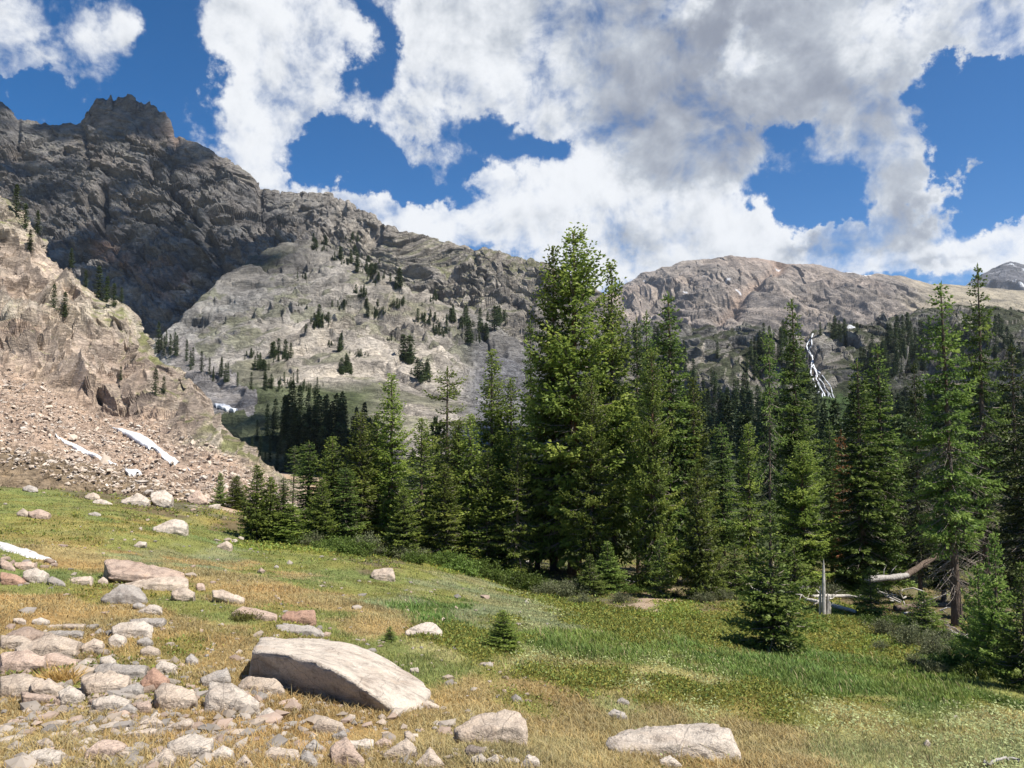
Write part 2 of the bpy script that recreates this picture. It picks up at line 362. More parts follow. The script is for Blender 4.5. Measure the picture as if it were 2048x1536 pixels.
# what grows where: seeds of ground cover in the frame of the photograph, turned into places on the ground
GOLD, OLIVE, GREEN, LUSH, HEATH, PALE, SOIL, DIRT, LIME, GREY = range(10)
GCOL = np.array([(.350,.262,.116),(.260,.230,.078),(.205,.222,.070),(.150,.205,.050),(.205,.200,.050),(.330,.310,.130),(.145,.120,.068),(.40,.31,.23),(.210,.230,.050),(.230,.240,.120)])
SEEDS = [(GOLD,[(60,1480),(200,1440),(350,1470),(500,1440),(600,1480),(700,1440),(850,1460),(950,1410),(1080,1380),(1150,1420),(1200,1470),(1100,1500),(1350,1440),(1500,1450),(1580,1480),(560,1320),(470,1290),(420,1330),(560,1170),(650,1210),(740,1245),(470,1160),(400,1150),(120,1110),(200,1120),(150,1210),(60,1220),(300,1220),(220,1240),(40,1260),(940,1360),(350,1260),(780,1255),(1620,1530),(1000,1440),(50,1400),(520,1200),(600,1195)]),
 (PALE,[(1680,1500),(1800,1470),(1900,1510),(1980,1450),(1700,1440),(2040,1500),(1180,1330),(1300,1345),(1400,1370),(1280,1400),(1450,1430),(880,1300),(1060,1325),(1750,1530)]),
 (GREEN,[(60,1010),(200,1020),(350,1090),(500,1110),(600,1120),(700,1140),(640,1150),(800,1180),(900,1200),(420,1075),(280,1080),(840,1140),(720,1300),(800,1290),(650,1255),(480,1230),(420,1210),(360,1200),(850,1330),(920,1340),(1850,1440),(1650,1420),(2000,1400),(560,1130),(60,1130),(130,1160)]),
 (GREY,[(900,1160),(960,1180),(1010,1200),(950,1220),(1080,1250),(1040,1225),(450,1110),(820,1195),(1090,1225),(330,1100)]),
 (LUSH,[(860,1215),(900,1225),(1080,1275),(1150,1285),(1300,1295),(1400,1320),(1500,1330),(1600,1350),(1660,1365),(1740,1345),(1850,1345),(1380,1295),(1060,1290),(1230,1290),(1920,1390),(1560,1320)]),
 (HEATH,[(1180,1240),(1250,1230),(1320,1250),(1400,1250),(1480,1240),(1420,1285),(1660,1240),(1700,1280),(1760,1310),(1640,1210),(1100,1345),(1200,1370),(1350,1390),(1480,1400),(1600,1410),(1000,1280),(950,1290),(900,1285),(1280,1265),(1700,1250),(1150,1210),(1080,1170),(1560,1390)]),
 (OLIVE,[(150,1060),(300,1050),(420,1035),(100,1040),(240,1180),(330,1180),(560,1240),(1020,1340),(1060,1400),(1520,1420),(1760,1410),(1500,1295),(220,1370),(380,1290),(620,1280),(1050,1160),(1130,1190)]),
 (LIME,[(620,1090),(760,1100),(860,1115),(960,1135),(1050,1160),(1130,1195),(1680,1225),(1750,1295),(1330,1220),(540,1092)]),
 (SOIL,[(170,955),(120,935),(260,990),(330,1010),(230,970),(60,900),(130,1365),(380,1010),(430,1025),(760,1120),(560,1075),(700,1080),(1000,1130),(1100,1150),(1250,1190),(1450,1195),(1550,1210),(1800,1220),(1900,1250),(2000,1290),(800,1085),(1350,1185),(1700,1200),(470,1040)]),
 (DIRT,[(1325,1203),(1290,1207),(300,965),(180,935),(500,1020),(430,990)])]
_sp = np.array([s for k, l in SEEDS for s in l], float); _sk = np.array([k for k, l in SEEDS for s in l])
def cover(x, y, z):
    """Share of each ground cover at points of the ground."""
    p = np.stack([x, y], -1); px, py = project(np.stack([x, y, z], -1))
    r = np.hypot(x, y)
    px = px + fbm(p * .9, 3, seed=31) * 75 + fbm(p * 4, 2, seed=35) * 18; py = py + fbm(p * .9, 3, seed=41) * 26 + fbm(p * 4, 2, seed=45) * 8
    w = np.zeros((len(x), 10))
    for i in range(0, len(x), 40000):
        q = slice(i, i + 40000)
        d2 = (px[q, None] - _sp[None, :, 0]) ** 2 + ((py[q, None] - _sp[None, :, 1]) * 2.3) ** 2
        k = 1.0 / (d2 + 350) ** 2.6
        for t in range(10): w[q, t] = k[:, _sk == t].sum(1)
        w[q] /= w[q].sum(1, keepdims=True)
    w = np.clip(w, 1e-6, 1) ** 1.6; w /= w.sum(1, keepdims=True)
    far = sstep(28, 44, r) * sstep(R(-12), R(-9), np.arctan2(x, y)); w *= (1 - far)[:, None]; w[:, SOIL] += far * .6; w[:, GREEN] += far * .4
    return w
def ground_colour(x, y, z, w=None):
    w = cover(x, y, z) if w is None else w
    c = w @ GCOL; p = np.stack([x, y], -1)
    v = 1 + fbm(p * 2.2, 4, seed=51) * .35 + fbm(p * 9, 3, seed=55) * .25
    t = fbm(p * .7, 3, seed=61)[:, None]
    c = c * v[:, None] * (1 + t * np.array([.18, 0, -.1]))
    return np.clip(c, .01, .8)

m = Mat('ground_cover')
gn = m.noise(m.pos(), 22, 5, .65); gn2 = m.noise(m.pos(), 90, 3, .6)
c = m.mix(1.0, m.attr('col'), m.ramp(gn, [(.25, (.55, .52, .5)), (.6, (1.05, 1.03, 1.0)), (.85, (1.5, 1.42, 1.25))]), 'MULTIPLY')
M_GROUND = m.surf(c, .95, m.bump(m.math('ADD', gn, m.math('MULTIPLY', gn2, .4)), .9, .05), .1)
def build_ground():
    fine = np.linspace(-48, 48, 640); az = np.radians(np.concatenate([np.linspace(-180, -50, 40), fine, np.linspace(50, 180, 40)]))
    r = np.exp(np.concatenate([np.linspace(math.log(.5), math.log(2.5), 16)[:-1], np.linspace(math.log(2.5), math.log(60), 470), np.linspace(math.log(62), math.log(8000), 70)]))
    A, Rr = np.meshgrid(az, r); x = np.sin(A) * Rr; y = np.cos(A) * Rr
    z = ground_z(x, y); x, y, z = x.ravel(), y.ravel(), z.ravel()
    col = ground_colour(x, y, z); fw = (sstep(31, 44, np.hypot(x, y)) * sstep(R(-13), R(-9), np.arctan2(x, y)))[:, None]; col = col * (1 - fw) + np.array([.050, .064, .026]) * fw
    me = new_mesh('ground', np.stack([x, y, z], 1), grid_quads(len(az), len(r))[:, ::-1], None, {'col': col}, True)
    tag(link('ground', me, M_GROUND), 'grassy alpine meadow sloping down to the forest edge', None, None, 'structure')
build_ground()

# ------------------------------------------------------------------ mountains: rows of sight points at real distances, broken up by rock noise
def interp_row(row, u, k): 
    a = np.array(row, float); return np.interp(u, a[:, 0], a[:, k])
def sheet(rows, u0, u1, nu, nv, ease=None):
    u = np.linspace(u0, u1, nu); K = len(rows)
    pts = np.stack([P(u, interp_row(r, u, 1), interp_row(r, u, 2)) for r in rows])       # K, nu, 3
    w = [r_[0] if isinstance(r_[0], (int, float)) else 1 for r_ in rows]
    L = np.linalg.norm(np.diff(pts, axis=0), axis=2).mean(1); L = np.clip(L, L.max() * .10, None); s = np.concatenate([[0], np.cumsum(L)]); s /= s[-1]
    t = np.linspace(0, 1, nv); g = np.empty((nv, nu, 3))
    for k in range(3):
        # piecewise linear, softened at the joints
        f = np.stack([np.interp(t, s, pts[:, j, k]) for j in range(nu)], 1)
        ker = np.hanning(max(5, nv // 24) | 1); ker /= ker.sum(); pad = len(ker) // 2
        ff = np.concatenate([np.repeat(f[:1], pad, 0), f, np.repeat(f[-1:], pad, 0)])
        sm = np.stack([np.convolve(ff[:, j], ker, 'valid') for j in range(nu)], 1)
        k0 = np.searchsorted(t, s[1]) if K > 2 else 0
        g[..., k] = sm
    return g, u, t, s
def rockify(g, layers, seed, rot=0.0, normal=None, sharp=None, soften=0):
    """Displace a sheet along its normals. layers: (kind, size m, amplitude m, (sx,sy,sz))"""
    n = grid_normals(g) if normal is None else normal
    if (n[..., 1].mean() > 0): n = -n
    p = g.reshape(-1, 3); c, s_ = math.cos(rot), math.sin(rot)
    q = np.stack([p[:, 0] * c + p[:, 2] * s_, p[:, 1], -p[:, 0] * s_ + p[:, 2] * c], 1)
    wob = np.stack([fbm(p / (layers[0][1] * 1.3), 3, seed=seed + 70 + i) for i in range(3)], 1) * layers[0][1] * .35
    d = np.zeros(len(p)); cells = []; crack = np.zeros(len(p))
    for i, (kind, size, amp, sc) in enumerate(layers):
        qq = (q + wob) * np.array(sc) / size
        if kind == 'facet':
            h, rr, e = facets(qq, seed + i * 11, 1.0, sharp[i] if sharp else 26.0); d += h * amp - amp * .16 * np.exp(-(e / .08) ** 2); cells.append(rr); crack = np.maximum(crack, np.exp(-(e / .05) ** 2) * min(1, .5 + .1 * i))
        elif kind == 'fbm': d += fbm(qq, 5, seed=seed + i * 11) * amp
        else: d += ridged(qq, 4, seed=seed + i * 11) * amp
    d = d.reshape(g.shape[:2])
    for _ in range(soften):      # one-vertex smoothing so that joints do not zigzag across the grid
        e = np.pad(d, 1, mode='edge'); d = (e[1:-1, 1:-1] * 4 + (e[:-2, 1:-1] + e[2:, 1:-1] + e[1:-1, :-2] + e[1:-1, 2:]) * 2 + e[:-2, :-2] + e[2:, 2:] + e[:-2, 2:] + e[2:, :-2]) / 16
    return d, n, cells, crack
def along(g, px_poly, width_px, soft=1.0):
    """Distance in pixels of the photograph from a line drawn over a slope."""
    px, py = project(g); d = np.full(px.shape, 1e9)
    for (a, b), (c, e) in zip(px_poly[:-1], px_poly[1:]):
        vx, vy = c - a, e - b; t = np.clip(((px - a) * vx + (py - b) * vy) / (vx * vx + vy * vy), 0, 1)
        d = np.minimum(d, np.hypot(px - a - t * vx, py - b - t * vy))
    return d
def in_poly(px, py, poly):
    poly = np.asarray(poly, float); inside = np.zeros(np.shape(px), bool); j = len(poly) - 1
    for i in range(len(poly)):
        xi, yi = poly[i]; xj, yj = poly[j]
        if yi != yj:
            inside ^= ((yi > py) != (yj > py)) & (px < (xj - xi) * (py - yi) / (yj - yi) + xi)
        j = i
    return inside
LAND = {}
def finish(name, key, g, col, mat, label):
    nv, nu = g.shape[:2]; v = g.reshape(-1, 3)
    me = new_mesh(name, v, grid_quads(nu, nv), None, {'col': col.reshape(-1, 3)}, False)
    o = tag(link(name, me, mat), label, None, None, 'structure')
    px, py = project(v); LAND[key] = (v, px, py); return o
_GRID = {}
def on_land(key, px, py):
    """The point of a slope seen at a pixel of the photograph."""
    if key not in _GRID:
        v, X, Y = LAND[key]; gx = np.floor((X + 400) / 3).astype(int); gy = np.floor((Y + 100) / 3).astype(int); ok = (gx >= 0) & (gx < 1000) & (gy >= 0) & (gy < 420)
        o = np.argsort(-v[:, 1]); o = o[ok[o]]; m_ = np.full((420, 1000), -1); m_[gy[o], gx[o]] = o; _GRID[key] = m_
    v, m_ = LAND[key][0], _GRID[key]; i = int((px + 400) // 3); j = int((py + 100) // 3)
    for r in (0, 1, 2, 4, 8, 16, 40, 120):
        w = m_[max(0, j - r):j + r + 1, max(0, i - r):i + r + 1]; w = w[w >= 0]
        if len(w): break
    if r == 0: return v[w[0]].copy()
    X, Y = LAND[key][1], LAND[key][2]; return v[w[int(np.hypot(X[w] - px, Y[w] - py).argmin())]].copy()
def lerp(a, b, t): return np.asarray(a) * (1 - t[..., None]) + np.asarray(b) * t[..., None]

def rock_material(name, scale, crackscale, bump, speck=True):
    m = Mat(name); p = m.pos()
    n1 = m.noise(p, scale, 9, .62, .3); n2 = m.noise(p, scale * 7, 6, .65); st = m.noise(m.stretch(p, (1, 1, 3.2), (0, R(-24), 0)), scale * 2.4, 8, .66, .6)
    f = m.ramp(n1, [(.22, (.62, .62, .64)), (.5, (1, 1, 1)), (.8, (1.3, 1.27, 1.2))])
    c = m.mix(1.0, m.attr('col'), f, 'MULTIPLY')
    c = m.mix(1.0, c, m.ramp(n2, [(.25, (.66, .66, .68)), (.55, (1, 1, 1)), (.85, (1.28, 1.26, 1.22))]), 'MULTIPLY')
    def lines(vec, sc, w):
        k = m.noise(vec, sc, 7, .6, 1.1); return m.rng(m.math('ABSOLUTE', m.math('SUBTRACT', k, .5)), 0.0, w, 1.0, 0.0)
    l1 = lines(m.stretch(p, (.45, 1, 2.6), (0, R(-24), 0)), crackscale, .022); l2 = lines(m.stretch(p, (2.2, 1, .5), (0, R(-14), 0)), crackscale * .8, .018); l3 = lines(m.stretch(p, (.6, 1, 3.0), (0, R(-30), 0)), crackscale * 3.2, .03)
    brk = m.rng(m.noise(p, crackscale * 1.3, 4, .6), .42, .62); ck = m.math('MAXIMUM', m.math('MULTIPLY', m.math('MAXIMUM', l1, l2), brk), m.math('MULTIPLY', l3, .55))
    c = m.mix(m.math('MULTIPLY', ck, .62), c, (.035, .032, .030, 1))
    h = m.math('SUBTRACT', m.math('ADD', m.math('MULTIPLY', st, 1.3), m.math('MULTIPLY', n2, .45)), m.math('MULTIPLY', ck, .30))
    return m.surf(c, .93, m.bump(h, bump[0], bump[1]), .15)

# ---- the jagged ridge on the left, in the shade of a cloud, running down to the right
def build_ridge():
    sky = [(-260,150,900),(-100,175,920),(-20,200,930),(0,203,930),(30,226,930),(60,240,930),(100,250,930),(150,248,930),(168,233,930),(188,205,930),(197,192,930),(232,192,930),(262,195,925),(300,204,920),(330,226,915),(355,264,910),(400,286,900),(450,316,890),(490,346,880),(520,374,870),(560,387,860),(610,380,850),(650,390,840),(700,404,820),(740,418,800),(770,442,780),(800,464,770),(850,467,760),(900,484,740),(950,492,720),(1000,504,700),(1060,517,680),(1100,524,660),(1140,546,640),(1200,592,620),(1260,642,600),(1330,690,590)]
    back = [(a, b + 60, Y + 140) for a, b, Y in sky]; back2 = [(a, b + 260, Y + 330) for a, b, Y in sky]
    cap = [(-260,250,885),(150,300,905),(197,262,915),(300,270,905),(355,310,890),(450,360,870),(520,410,850),(610,430,825),(700,450,800),(800,495,750),(900,515,720),(1000,535,680),(1100,560,640),(1200,620,605),(1330,705,575)]
    mid = [(-260,420,780),(0,430,790),(200,430,800),(350,440,790),(450,440,770),(520,470,760),(600,490,745),(700,510,730),(800,560,690),(900,580,660),(1000,610,610),(1100,660,560),(1200,690,540),(1330,730,520)]
    low = [(-260,660,650),(0,660,660),(200,680,670),(340,690,650),(420,640,660),(480,600,680),(560,560,700),(650,600,690),(800,680,600),(900,720,520),(1000,760,430),(1100,800,400),(1200,800,380),(1330,800,370)]
    base = [(-260,820,520),(200,820,560),(340,800,560),(560,780,560),(800,860,420),(1000,880,270),(1330,890,260)]
    g, u, t, s = sheet([back2, back, sky, cap, mid, low, base], -260, 1330, 1250, 640)
    px, py = project(g)
    top = sstep(s[1], s[2], t)[:, None] * sstep(s[4], s[3], t)[:, None]
    d, n, cells, crack = rockify(g, [('facet', 120, 13, (1, 1, .7)), ('facet', 42, 10, (.5, 1, 1.4)), ('facet', 18, 8, (.6, 1, 1.6)), ('facet', 7.5, 4.0, (.6, 1, 1.6)), ('ridge', 26, 3.5, (.5, 1, 1.7)), ('fbm', 5, 1.2, (1, 1, 1))], 100, R(-24), None, (160, 90, 55, 30, 0, 0))
    amp = np.ones(g.shape[:2]); amp *= 1 - .72 * sstep(620, 760, py) * sstep(850, 1000, px)             # talus under the cliff is smooth
    amp *= .22 + .78 * sstep(s[1], s[2], t)[:, None]
    near_sky = np.exp(-((t[:, None] - s[2]) / .05) ** 2); amp *= 1 - (.65 + .25 * np.exp(-((px - 260) / 110) ** 2)) * np.exp(-((t[:, None] - s[2]) / .06) ** 2)
    g2 = g + n * (d * amp)[..., None]
    # the broken teeth along the crest
    tooth = facets(np.stack([np.repeat(u[None] / 26, len(t), 0).ravel(), np.zeros(u.size * len(t)), np.zeros(u.size * len(t))], 1), 77, .6)[0].reshape(g.shape[:2])
    fine = facets(np.stack([np.repeat(u[None] / 9, len(t), 0).ravel(), np.zeros(u.size * len(t)), np.zeros(u.size * len(t))], 1), 79, .6)[0].reshape(g.shape[:2])
    g2[..., 2] += np.exp(-((t[:, None] - s[2]) / .018) ** 2) * (tooth * 7 + fine * 5) * (.35 + 1.0 * np.exp(-((u[None] - 240) / 90) ** 2) + .4 * np.exp(-((u[None] - 650) / 110) ** 2))
    for line, dep, wd in (([(205,370),(203,410),(200,460)], 16, 8), ([(160,250),(172,300),(185,345)], 6, 7), ([(36,225),(35,300)], 6, 7), ([(355,262),(340,330),(345,400)], 5, 6), ([(520,372),(518,430),(560,480)], 7, 8), ([(300,330),(420,480),(440,520)], 10, 8)):
        g2 -= n * (dep * np.exp(-(along(g, line, 1) / wd) ** 2))[..., None]
    # colour of the rock: dark weathered gneiss above, paler slabs low down, iron stains, grass on the ledges
    q = g2.reshape(-1, 3); f1 = fbm(q / 60, 4, seed=5).reshape(px.shape); f2 = fbm(q / 14, 4, seed=8).reshape(px.shape)
    dark = np.array([.215, .203, .190]); tan = np.array([.315, .272, .232]); pale = np.array([.275, .255, .230]); rust = np.array([.30, .190, .145])
    c = lerp(dark, tan, sstep(-.3, .7, f1 + (cells[1].reshape(px.shape) - .5) * .9))
    right = sstep(520, 700, px + f1 * 60)
    c = lerp(c, np.array([.310, .278, .238]), right * .75)
    slab = sstep(470, 590, py + f1 * 50) * sstep(700, 480, px) ; c = lerp(c, np.array([.26, .25, .238]), slab * .6)
    red = np.exp(-(along(g, [(195,490),(260,530),(350,545)], 1) / 24) ** 2) + .7 * np.exp(-(along(g, [(270,540),(330,600)], 1) / 18) ** 2) + .5 * np.exp(-(along(g, [(300,250),(350,270)], 1) / 14) ** 2)
    c = lerp(c, rust, np.clip(red * (.6 + f2), 0, .75))
    # talus and grass ledges
    nz = np.abs(grid_normals(g2)[..., 2])
    scree = sstep(640, 720, py + f1 * 30) * sstep(830, 950, px); c = lerp(c, np.array([.165, .160, .160]), scree * .85)
    veg = sstep(.58, .85, nz + f2 * .5) * sstep(530, 700, px) * sstep(430, 520, py) * (1 - scree); c = lerp(c, np.array([.085, .092, .035]), veg * .8)
    veg2 = sstep(.62, .85, nz + f2 * .3) * (1 - right) * .35; c = lerp(c, np.array([.10, .10, .055]), veg2)
    c = c * (1 + .38 * f2 + .22 * (cells[2].reshape(px.shape) - .5) + .2 * (cells[3].reshape(px.shape) - .5))[..., None]
    finish('mountain', 'ridge', g2, np.clip(c, .02, .6), rock_material('ridge_rock', .03, .035, (.8, 3.6)), 'jagged dark rock ridge with toothed summit on the left')
build_ridge()

# ---- the pale slabs in front of it
def build_slabs():
    sky = [(200,790,400),(250,745,420),(300,705,450),(340,658,480),(400,598,520),(450,552,560),(510,507,600),(560,483,620),(620,480,630),(680,503,630),(740,533,620),(800,563,600),(900,605,560),(1000,655,500),(1060,705,450),(1150,770,400),(1230,820,380)]
    back = [(a, b + 40, Y + 90) for a, b, Y in sky]
    up = [(200,800,385),(300,730,425),(340,690,450),(400,650,475),(450,615,500),(510,575,530),(560,560,545),(620,560,545),(700,575,530),(800,620,500),(900,665,460),(1000,720,410),(1100,790,360),(1230,850,340)]
    mid = [(200,810,350),(340,720,400),(400,700,420),(480,680,420),(560,665,415),(650,665,405),(750,690,380),(850,730,350),(950,780,320),(1050,830,300),(1230,880,290)]
    low = [(200,825,300),(340,745,350),(400,750,330),(480,765,310),(560,780,290),(650,790,275),(750,815,260),(850,840,250),(950,850,240),(1050,870,230),(1230,900,220)]
    base = [(200,960,150),(400,960,150),(520,940,160),(600,930,170),(700,940,165),(850,950,160),(1050,960,150),(1230,970,150)]
    g, u, t, s = sheet([back, sky, up, mid, low, base], 200, 1230, 900, 560)
    px, py = project(g)
    d, n, cells, crack = rockify(g, [('facet', 60, 13, (.7, 1, 1.1)), ('facet', 24, 7.5, (.6, 1, 1.5)), ('facet', 10, 4.0, (.7, 1, 1.5)), ('facet', 4.5, 2.0, (.8, 1, 1.3)), ('fbm', 40, 5, (1, 1, 1)), ('fbm', 3, .6, (1, 1, 1))], 300, R(28), None, (120, 80, 50, 26, 0, 0), 2)
    amp = np.ones(g.shape[:2]) * (.3 + .7 * sstep(0, s[1], t)[:, None]) * (1 - .6 * np.exp(-((t[:, None] - s[1]) / .05) ** 2)) * (1 - .6 * sstep(s[3], s[4], t)[:, None])
    amp *= .62 + .5 * sstep(.0, .4, fbm(g.reshape(-1, 3) / 80, 3, seed=12).reshape(px.shape) + .2)
    oc = np.zeros(px.shape)
    for pl_ in ([(338,690),(400,716),(470,758),(512,806),(505,834),(440,818),(388,796),(350,748)],):
        oc = np.maximum(oc, in_poly(px + vnoise(np.stack([px / 8, py / 8], -1), 2) * 6, py + vnoise(np.stack([px / 8, py / 8], -1), 4) * 5, pl_))
    os_ = oc.copy()
    for _ in range(6): e = np.pad(os_, 1, mode='edge'); os_ = (e[:-2, 1:-1] + e[2:, 1:-1] + e[1:-1, :-2] + e[1:-1, 2:] + os_) / 5
    g2 = g + n * (d * amp)[..., None]
    q = g2.reshape(-1, 3); f1 = fbm(q / 50, 4, seed=15).reshape(px.shape); f2 = fbm(q / 10, 4, seed=18).reshape(px.shape); f3 = fbm(q / 28, 4, seed=28).reshape(px.shape)
    grey = np.array([.285, .274, .255]); pale = np.array([.415, .368, .308]); dark = np.array([.150, .141, .130])
    c = lerp(grey, pale, sstep(560, 760, px * .55 + py * .62 - 60 + f1 * 90) * sstep(1050, 850, px + f1 * 60))
    c = lerp(c, np.array([.225, .207, .182]), sstep(640, 520, py + f1 * 50) * .85); c = lerp(c, dark, sstep(.1, .5, f1 + .4 * f3) * .5)
    c = lerp(c, dark * 1.15, sstep(860, 980, px + f1 * 50) * sstep(800, 690, py) * .8)
    c = lerp(c, np.array([.205, .200, .202]), sstep(905, 965, px + f1 * 30) * sstep(690, 745, py + f1 * 20))
    nz = np.abs(grid_normals(g2)[..., 2])
    veg = sstep(.12, .30, f3 + f2 * .45 + (nz - .6) * .5) * sstep(470, 520, py) * (1 - sstep(905, 965, px)); c = lerp(c, np.array([.095, .105, .045]), veg * .55)
    vf = sstep(760, 800, py + f1 * 25) * sstep(780, 700, px); c = lerp(c, np.array([.062, .085, .028]), vf * .85); c = lerp(c, np.array([.27, .25, .235]), oc)
    c = c * (1 + .42 * f2 + .3 * (cells[1].reshape(px.shape) - .5) + .22 * (cells[2].reshape(px.shape) - .5))[..., None]
    finish('hill', 'slabs', g2, np.clip(c, .02, .7), rock_material('slab_rock', .06, .075, (.8, 2.6)), 'pale glaciated rock slabs with grassy ledges below the ridge')
build_slabs()

# ---- the sunlit cliff and talus fan on the left
TALUS_LINE = [(-260,640),(-100,690),(0,728),(60,752),(114,785),(180,826),(250,840),(320,842),(400,872),(458,908),(516,944),(573,978),(640,1004)]
SNOW_ON_TALUS = [[(470,1100),(540,1105),(640,1140),(700,1190),(800,1260),(850,1305),(800,1295),(700,1238),(600,1175),(515,1118)],[(230,1120),(290,1165),(370,1195),(450,1240),(520,1268),(480,1270),(390,1232),(275,1182)]]
def build_cliff():
    sky = [(-300,230,130),(-100,335,122),(0,392,116),(40,442,114),(70,487,112),(100,522,110),(140,562,108),(180,592,106),(215,606,104),(245,612,102),(262,642,100),(280,682,98),(310,722,95),(350,742,92),(370,752,90),(390,777,88),(410,802,86),(420,832,84),(440,852,82),(455,882,78),(480,902,75),(520,932,70),(560,957,66),(600,986,60),(640,1004,56)]
    back = [(a, b + 90, Y + 22) for a, b, Y in sky]; back2 = [(a, b + 330, Y + 40) for a, b, Y in sky]
    up = [(-300,380,112),(0,500,104),(70,560,101),(140,630,98),(215,680,94),(262,715,91),(330,780,86),(390,830,82),(420,860,79),(480,920,72),(560,965,64),(640,1008,55)]
    mid = [(a, b, float(np.interp(a, [-300, 0, 250, 450, 640], [84, 78, 72, 66, 54]))) for a, b in TALUS_LINE]; mid[0] = (-300, 630, 86)
    low = [(-300,820,56),(0,868,53),(130,905,51),(250,945,50),(400,985,47),(520,1008,45.5),(640,1030,44)]
    base = [(-300,900,43),(0,935,42),(130,950,42),(300,990,41),(400,1010,40),(520,1030,39.5),(640,1050,39)]
    under = [(a, b + 70, Y - 3) for a, b, Y in base]
    g, u, t, s = sheet([back2, back, sky, up, mid, low, base, under], -300, 640, 900, 760)
    px, py = project(g); tl = np.interp(px, [a for a, b in TALUS_LINE], [b for a, b in TALUS_LINE])
    p = g.reshape(-1, 3); f0 = fbm(p / 9, 4, seed=402).reshape(px.shape)
    talus = sstep(-12, 22, py - tl + f0 * 45) * (t[:, None] > s[2])
    d, n, cells, crack = rockify(g, [('facet', 22, 2.4, (.7, 1, 1.0)), ('facet', 9, 2.5, (.6, 1, 1.4)), ('facet', 3.6, 1.9, (.6, 1, 1.6)), ('facet', 1.4, .85, (.7, 1, 1.5)), ('fbm', 12, 1.0, (1, 1, 1)), ('fbm', 1.2, .15, (1, 1, 1))], 400, R(-38), None, (160, 110, 70, 40, 0, 0), 0)
    dt = fbm(p / 7, 4, seed=450) * .5; h1, r1, e1 = facets(p / .9, 460); h2, r2, e2 = facets(p / .42, 470)
    dt = (dt + h1 * .34 + h2 * .17).reshape(px.shape)
    amp = (.35 + .65 * sstep(s[1], s[2], t)[:, None]) * (1 - .7 * np.exp(-((t[:, None] - s[2]) / .05) ** 2)) * (1 - .45 * sstep(300, 480, px))
    sn = np.zeros(px.shape, bool)
    for pl_ in SNOW_ON_TALUS: sn |= in_poly(px, py, [(x * .4557, 350 + y * .4557) for x, y in pl_])
    sn = sn.astype(float)
    for _ in range(4): e = np.pad(sn, 1, mode='edge'); sn = (e[:-2, 1:-1] + e[2:, 1:-1] + e[1:-1, :-2] + e[1:-1, 2:] + sn) / 5
    g2 = g + n * ((d * amp * (1 - talus) + dt * talus) * (1 - sn) - .12 * sn)[..., None]
    for line, dep, wd in (([(10,722),(60,710),(120,700)], 1.3, 5), ([(150,760),(185,752)], 1.6, 10), ([(180,610),(140,690),(100,720)], .6, 6), ([(60,480),(50,560),(60,660)], .8, 8)):
        g2 -= n * (dep * np.exp(-(along(g, line, 1) / wd) ** 2))[..., None]
    q = g2.reshape(-1, 3); f1 = fbm(q / 11, 4, seed=405).reshape(px.shape); f2 = fbm(q / 2.2, 4, seed=408).reshape(px.shape)
    c = lerp(np.array([.420, .340, .272]), np.array([.480, .420, .335]), sstep(-.4, .5, f1 + (cells[0].reshape(px.shape) - .5)))
    c = lerp(c, np.array([.30, .235, .19]), sstep(.25, .6, f1 - (cells[1].reshape(px.shape) - .5) * .8) * .7)
    c = lerp(c, np.array([.28, .185, .135]), sstep(.1, .5, fbm(q / 6, 3, seed=433).reshape(px.shape)) * .35)
    nz = np.abs(grid_normals(g2)[..., 2]); side = sstep(-.55, .1, (px - np.interp(py, [400, 620, 760, 900], [20, 190, 310, 420])) / 120)
    veg = sstep(.44, .70, nz * .6 + f2 * .35 + side * .12 + f1 * .3) * (1 - talus); c = lerp(c, np.array([.125, .135, .042]), veg * .85)
    tc_ = lerp(np.array([.375, .275, .205]), np.array([.45, .345, .265]), r1.reshape(px.shape)) * (.78 + .45 * r2.reshape(px.shape))[..., None]
    c = lerp(c * (1 + .4 * f2 + .25 * (cells[2].reshape(px.shape) - .5) + .2 * (cells[3].reshape(px.shape) - .5))[..., None], tc_, talus)
    soil = sstep(26, -6, np.interp(px, [-300, 0, 130, 300, 400, 640], [905, 905, 930, 985, 1005, 1035]) - py + f0 * 40); c = lerp(c, np.array([.17, .13, .075]), soil * .7)
    finish('hill', 'cliff', g2, np.clip(c, .02, .7), rock_material('cliff_rock', .32, .34, (.7, .42)), 'sunlit pinkish cliff above a fan of broken talus')
build_cliff()

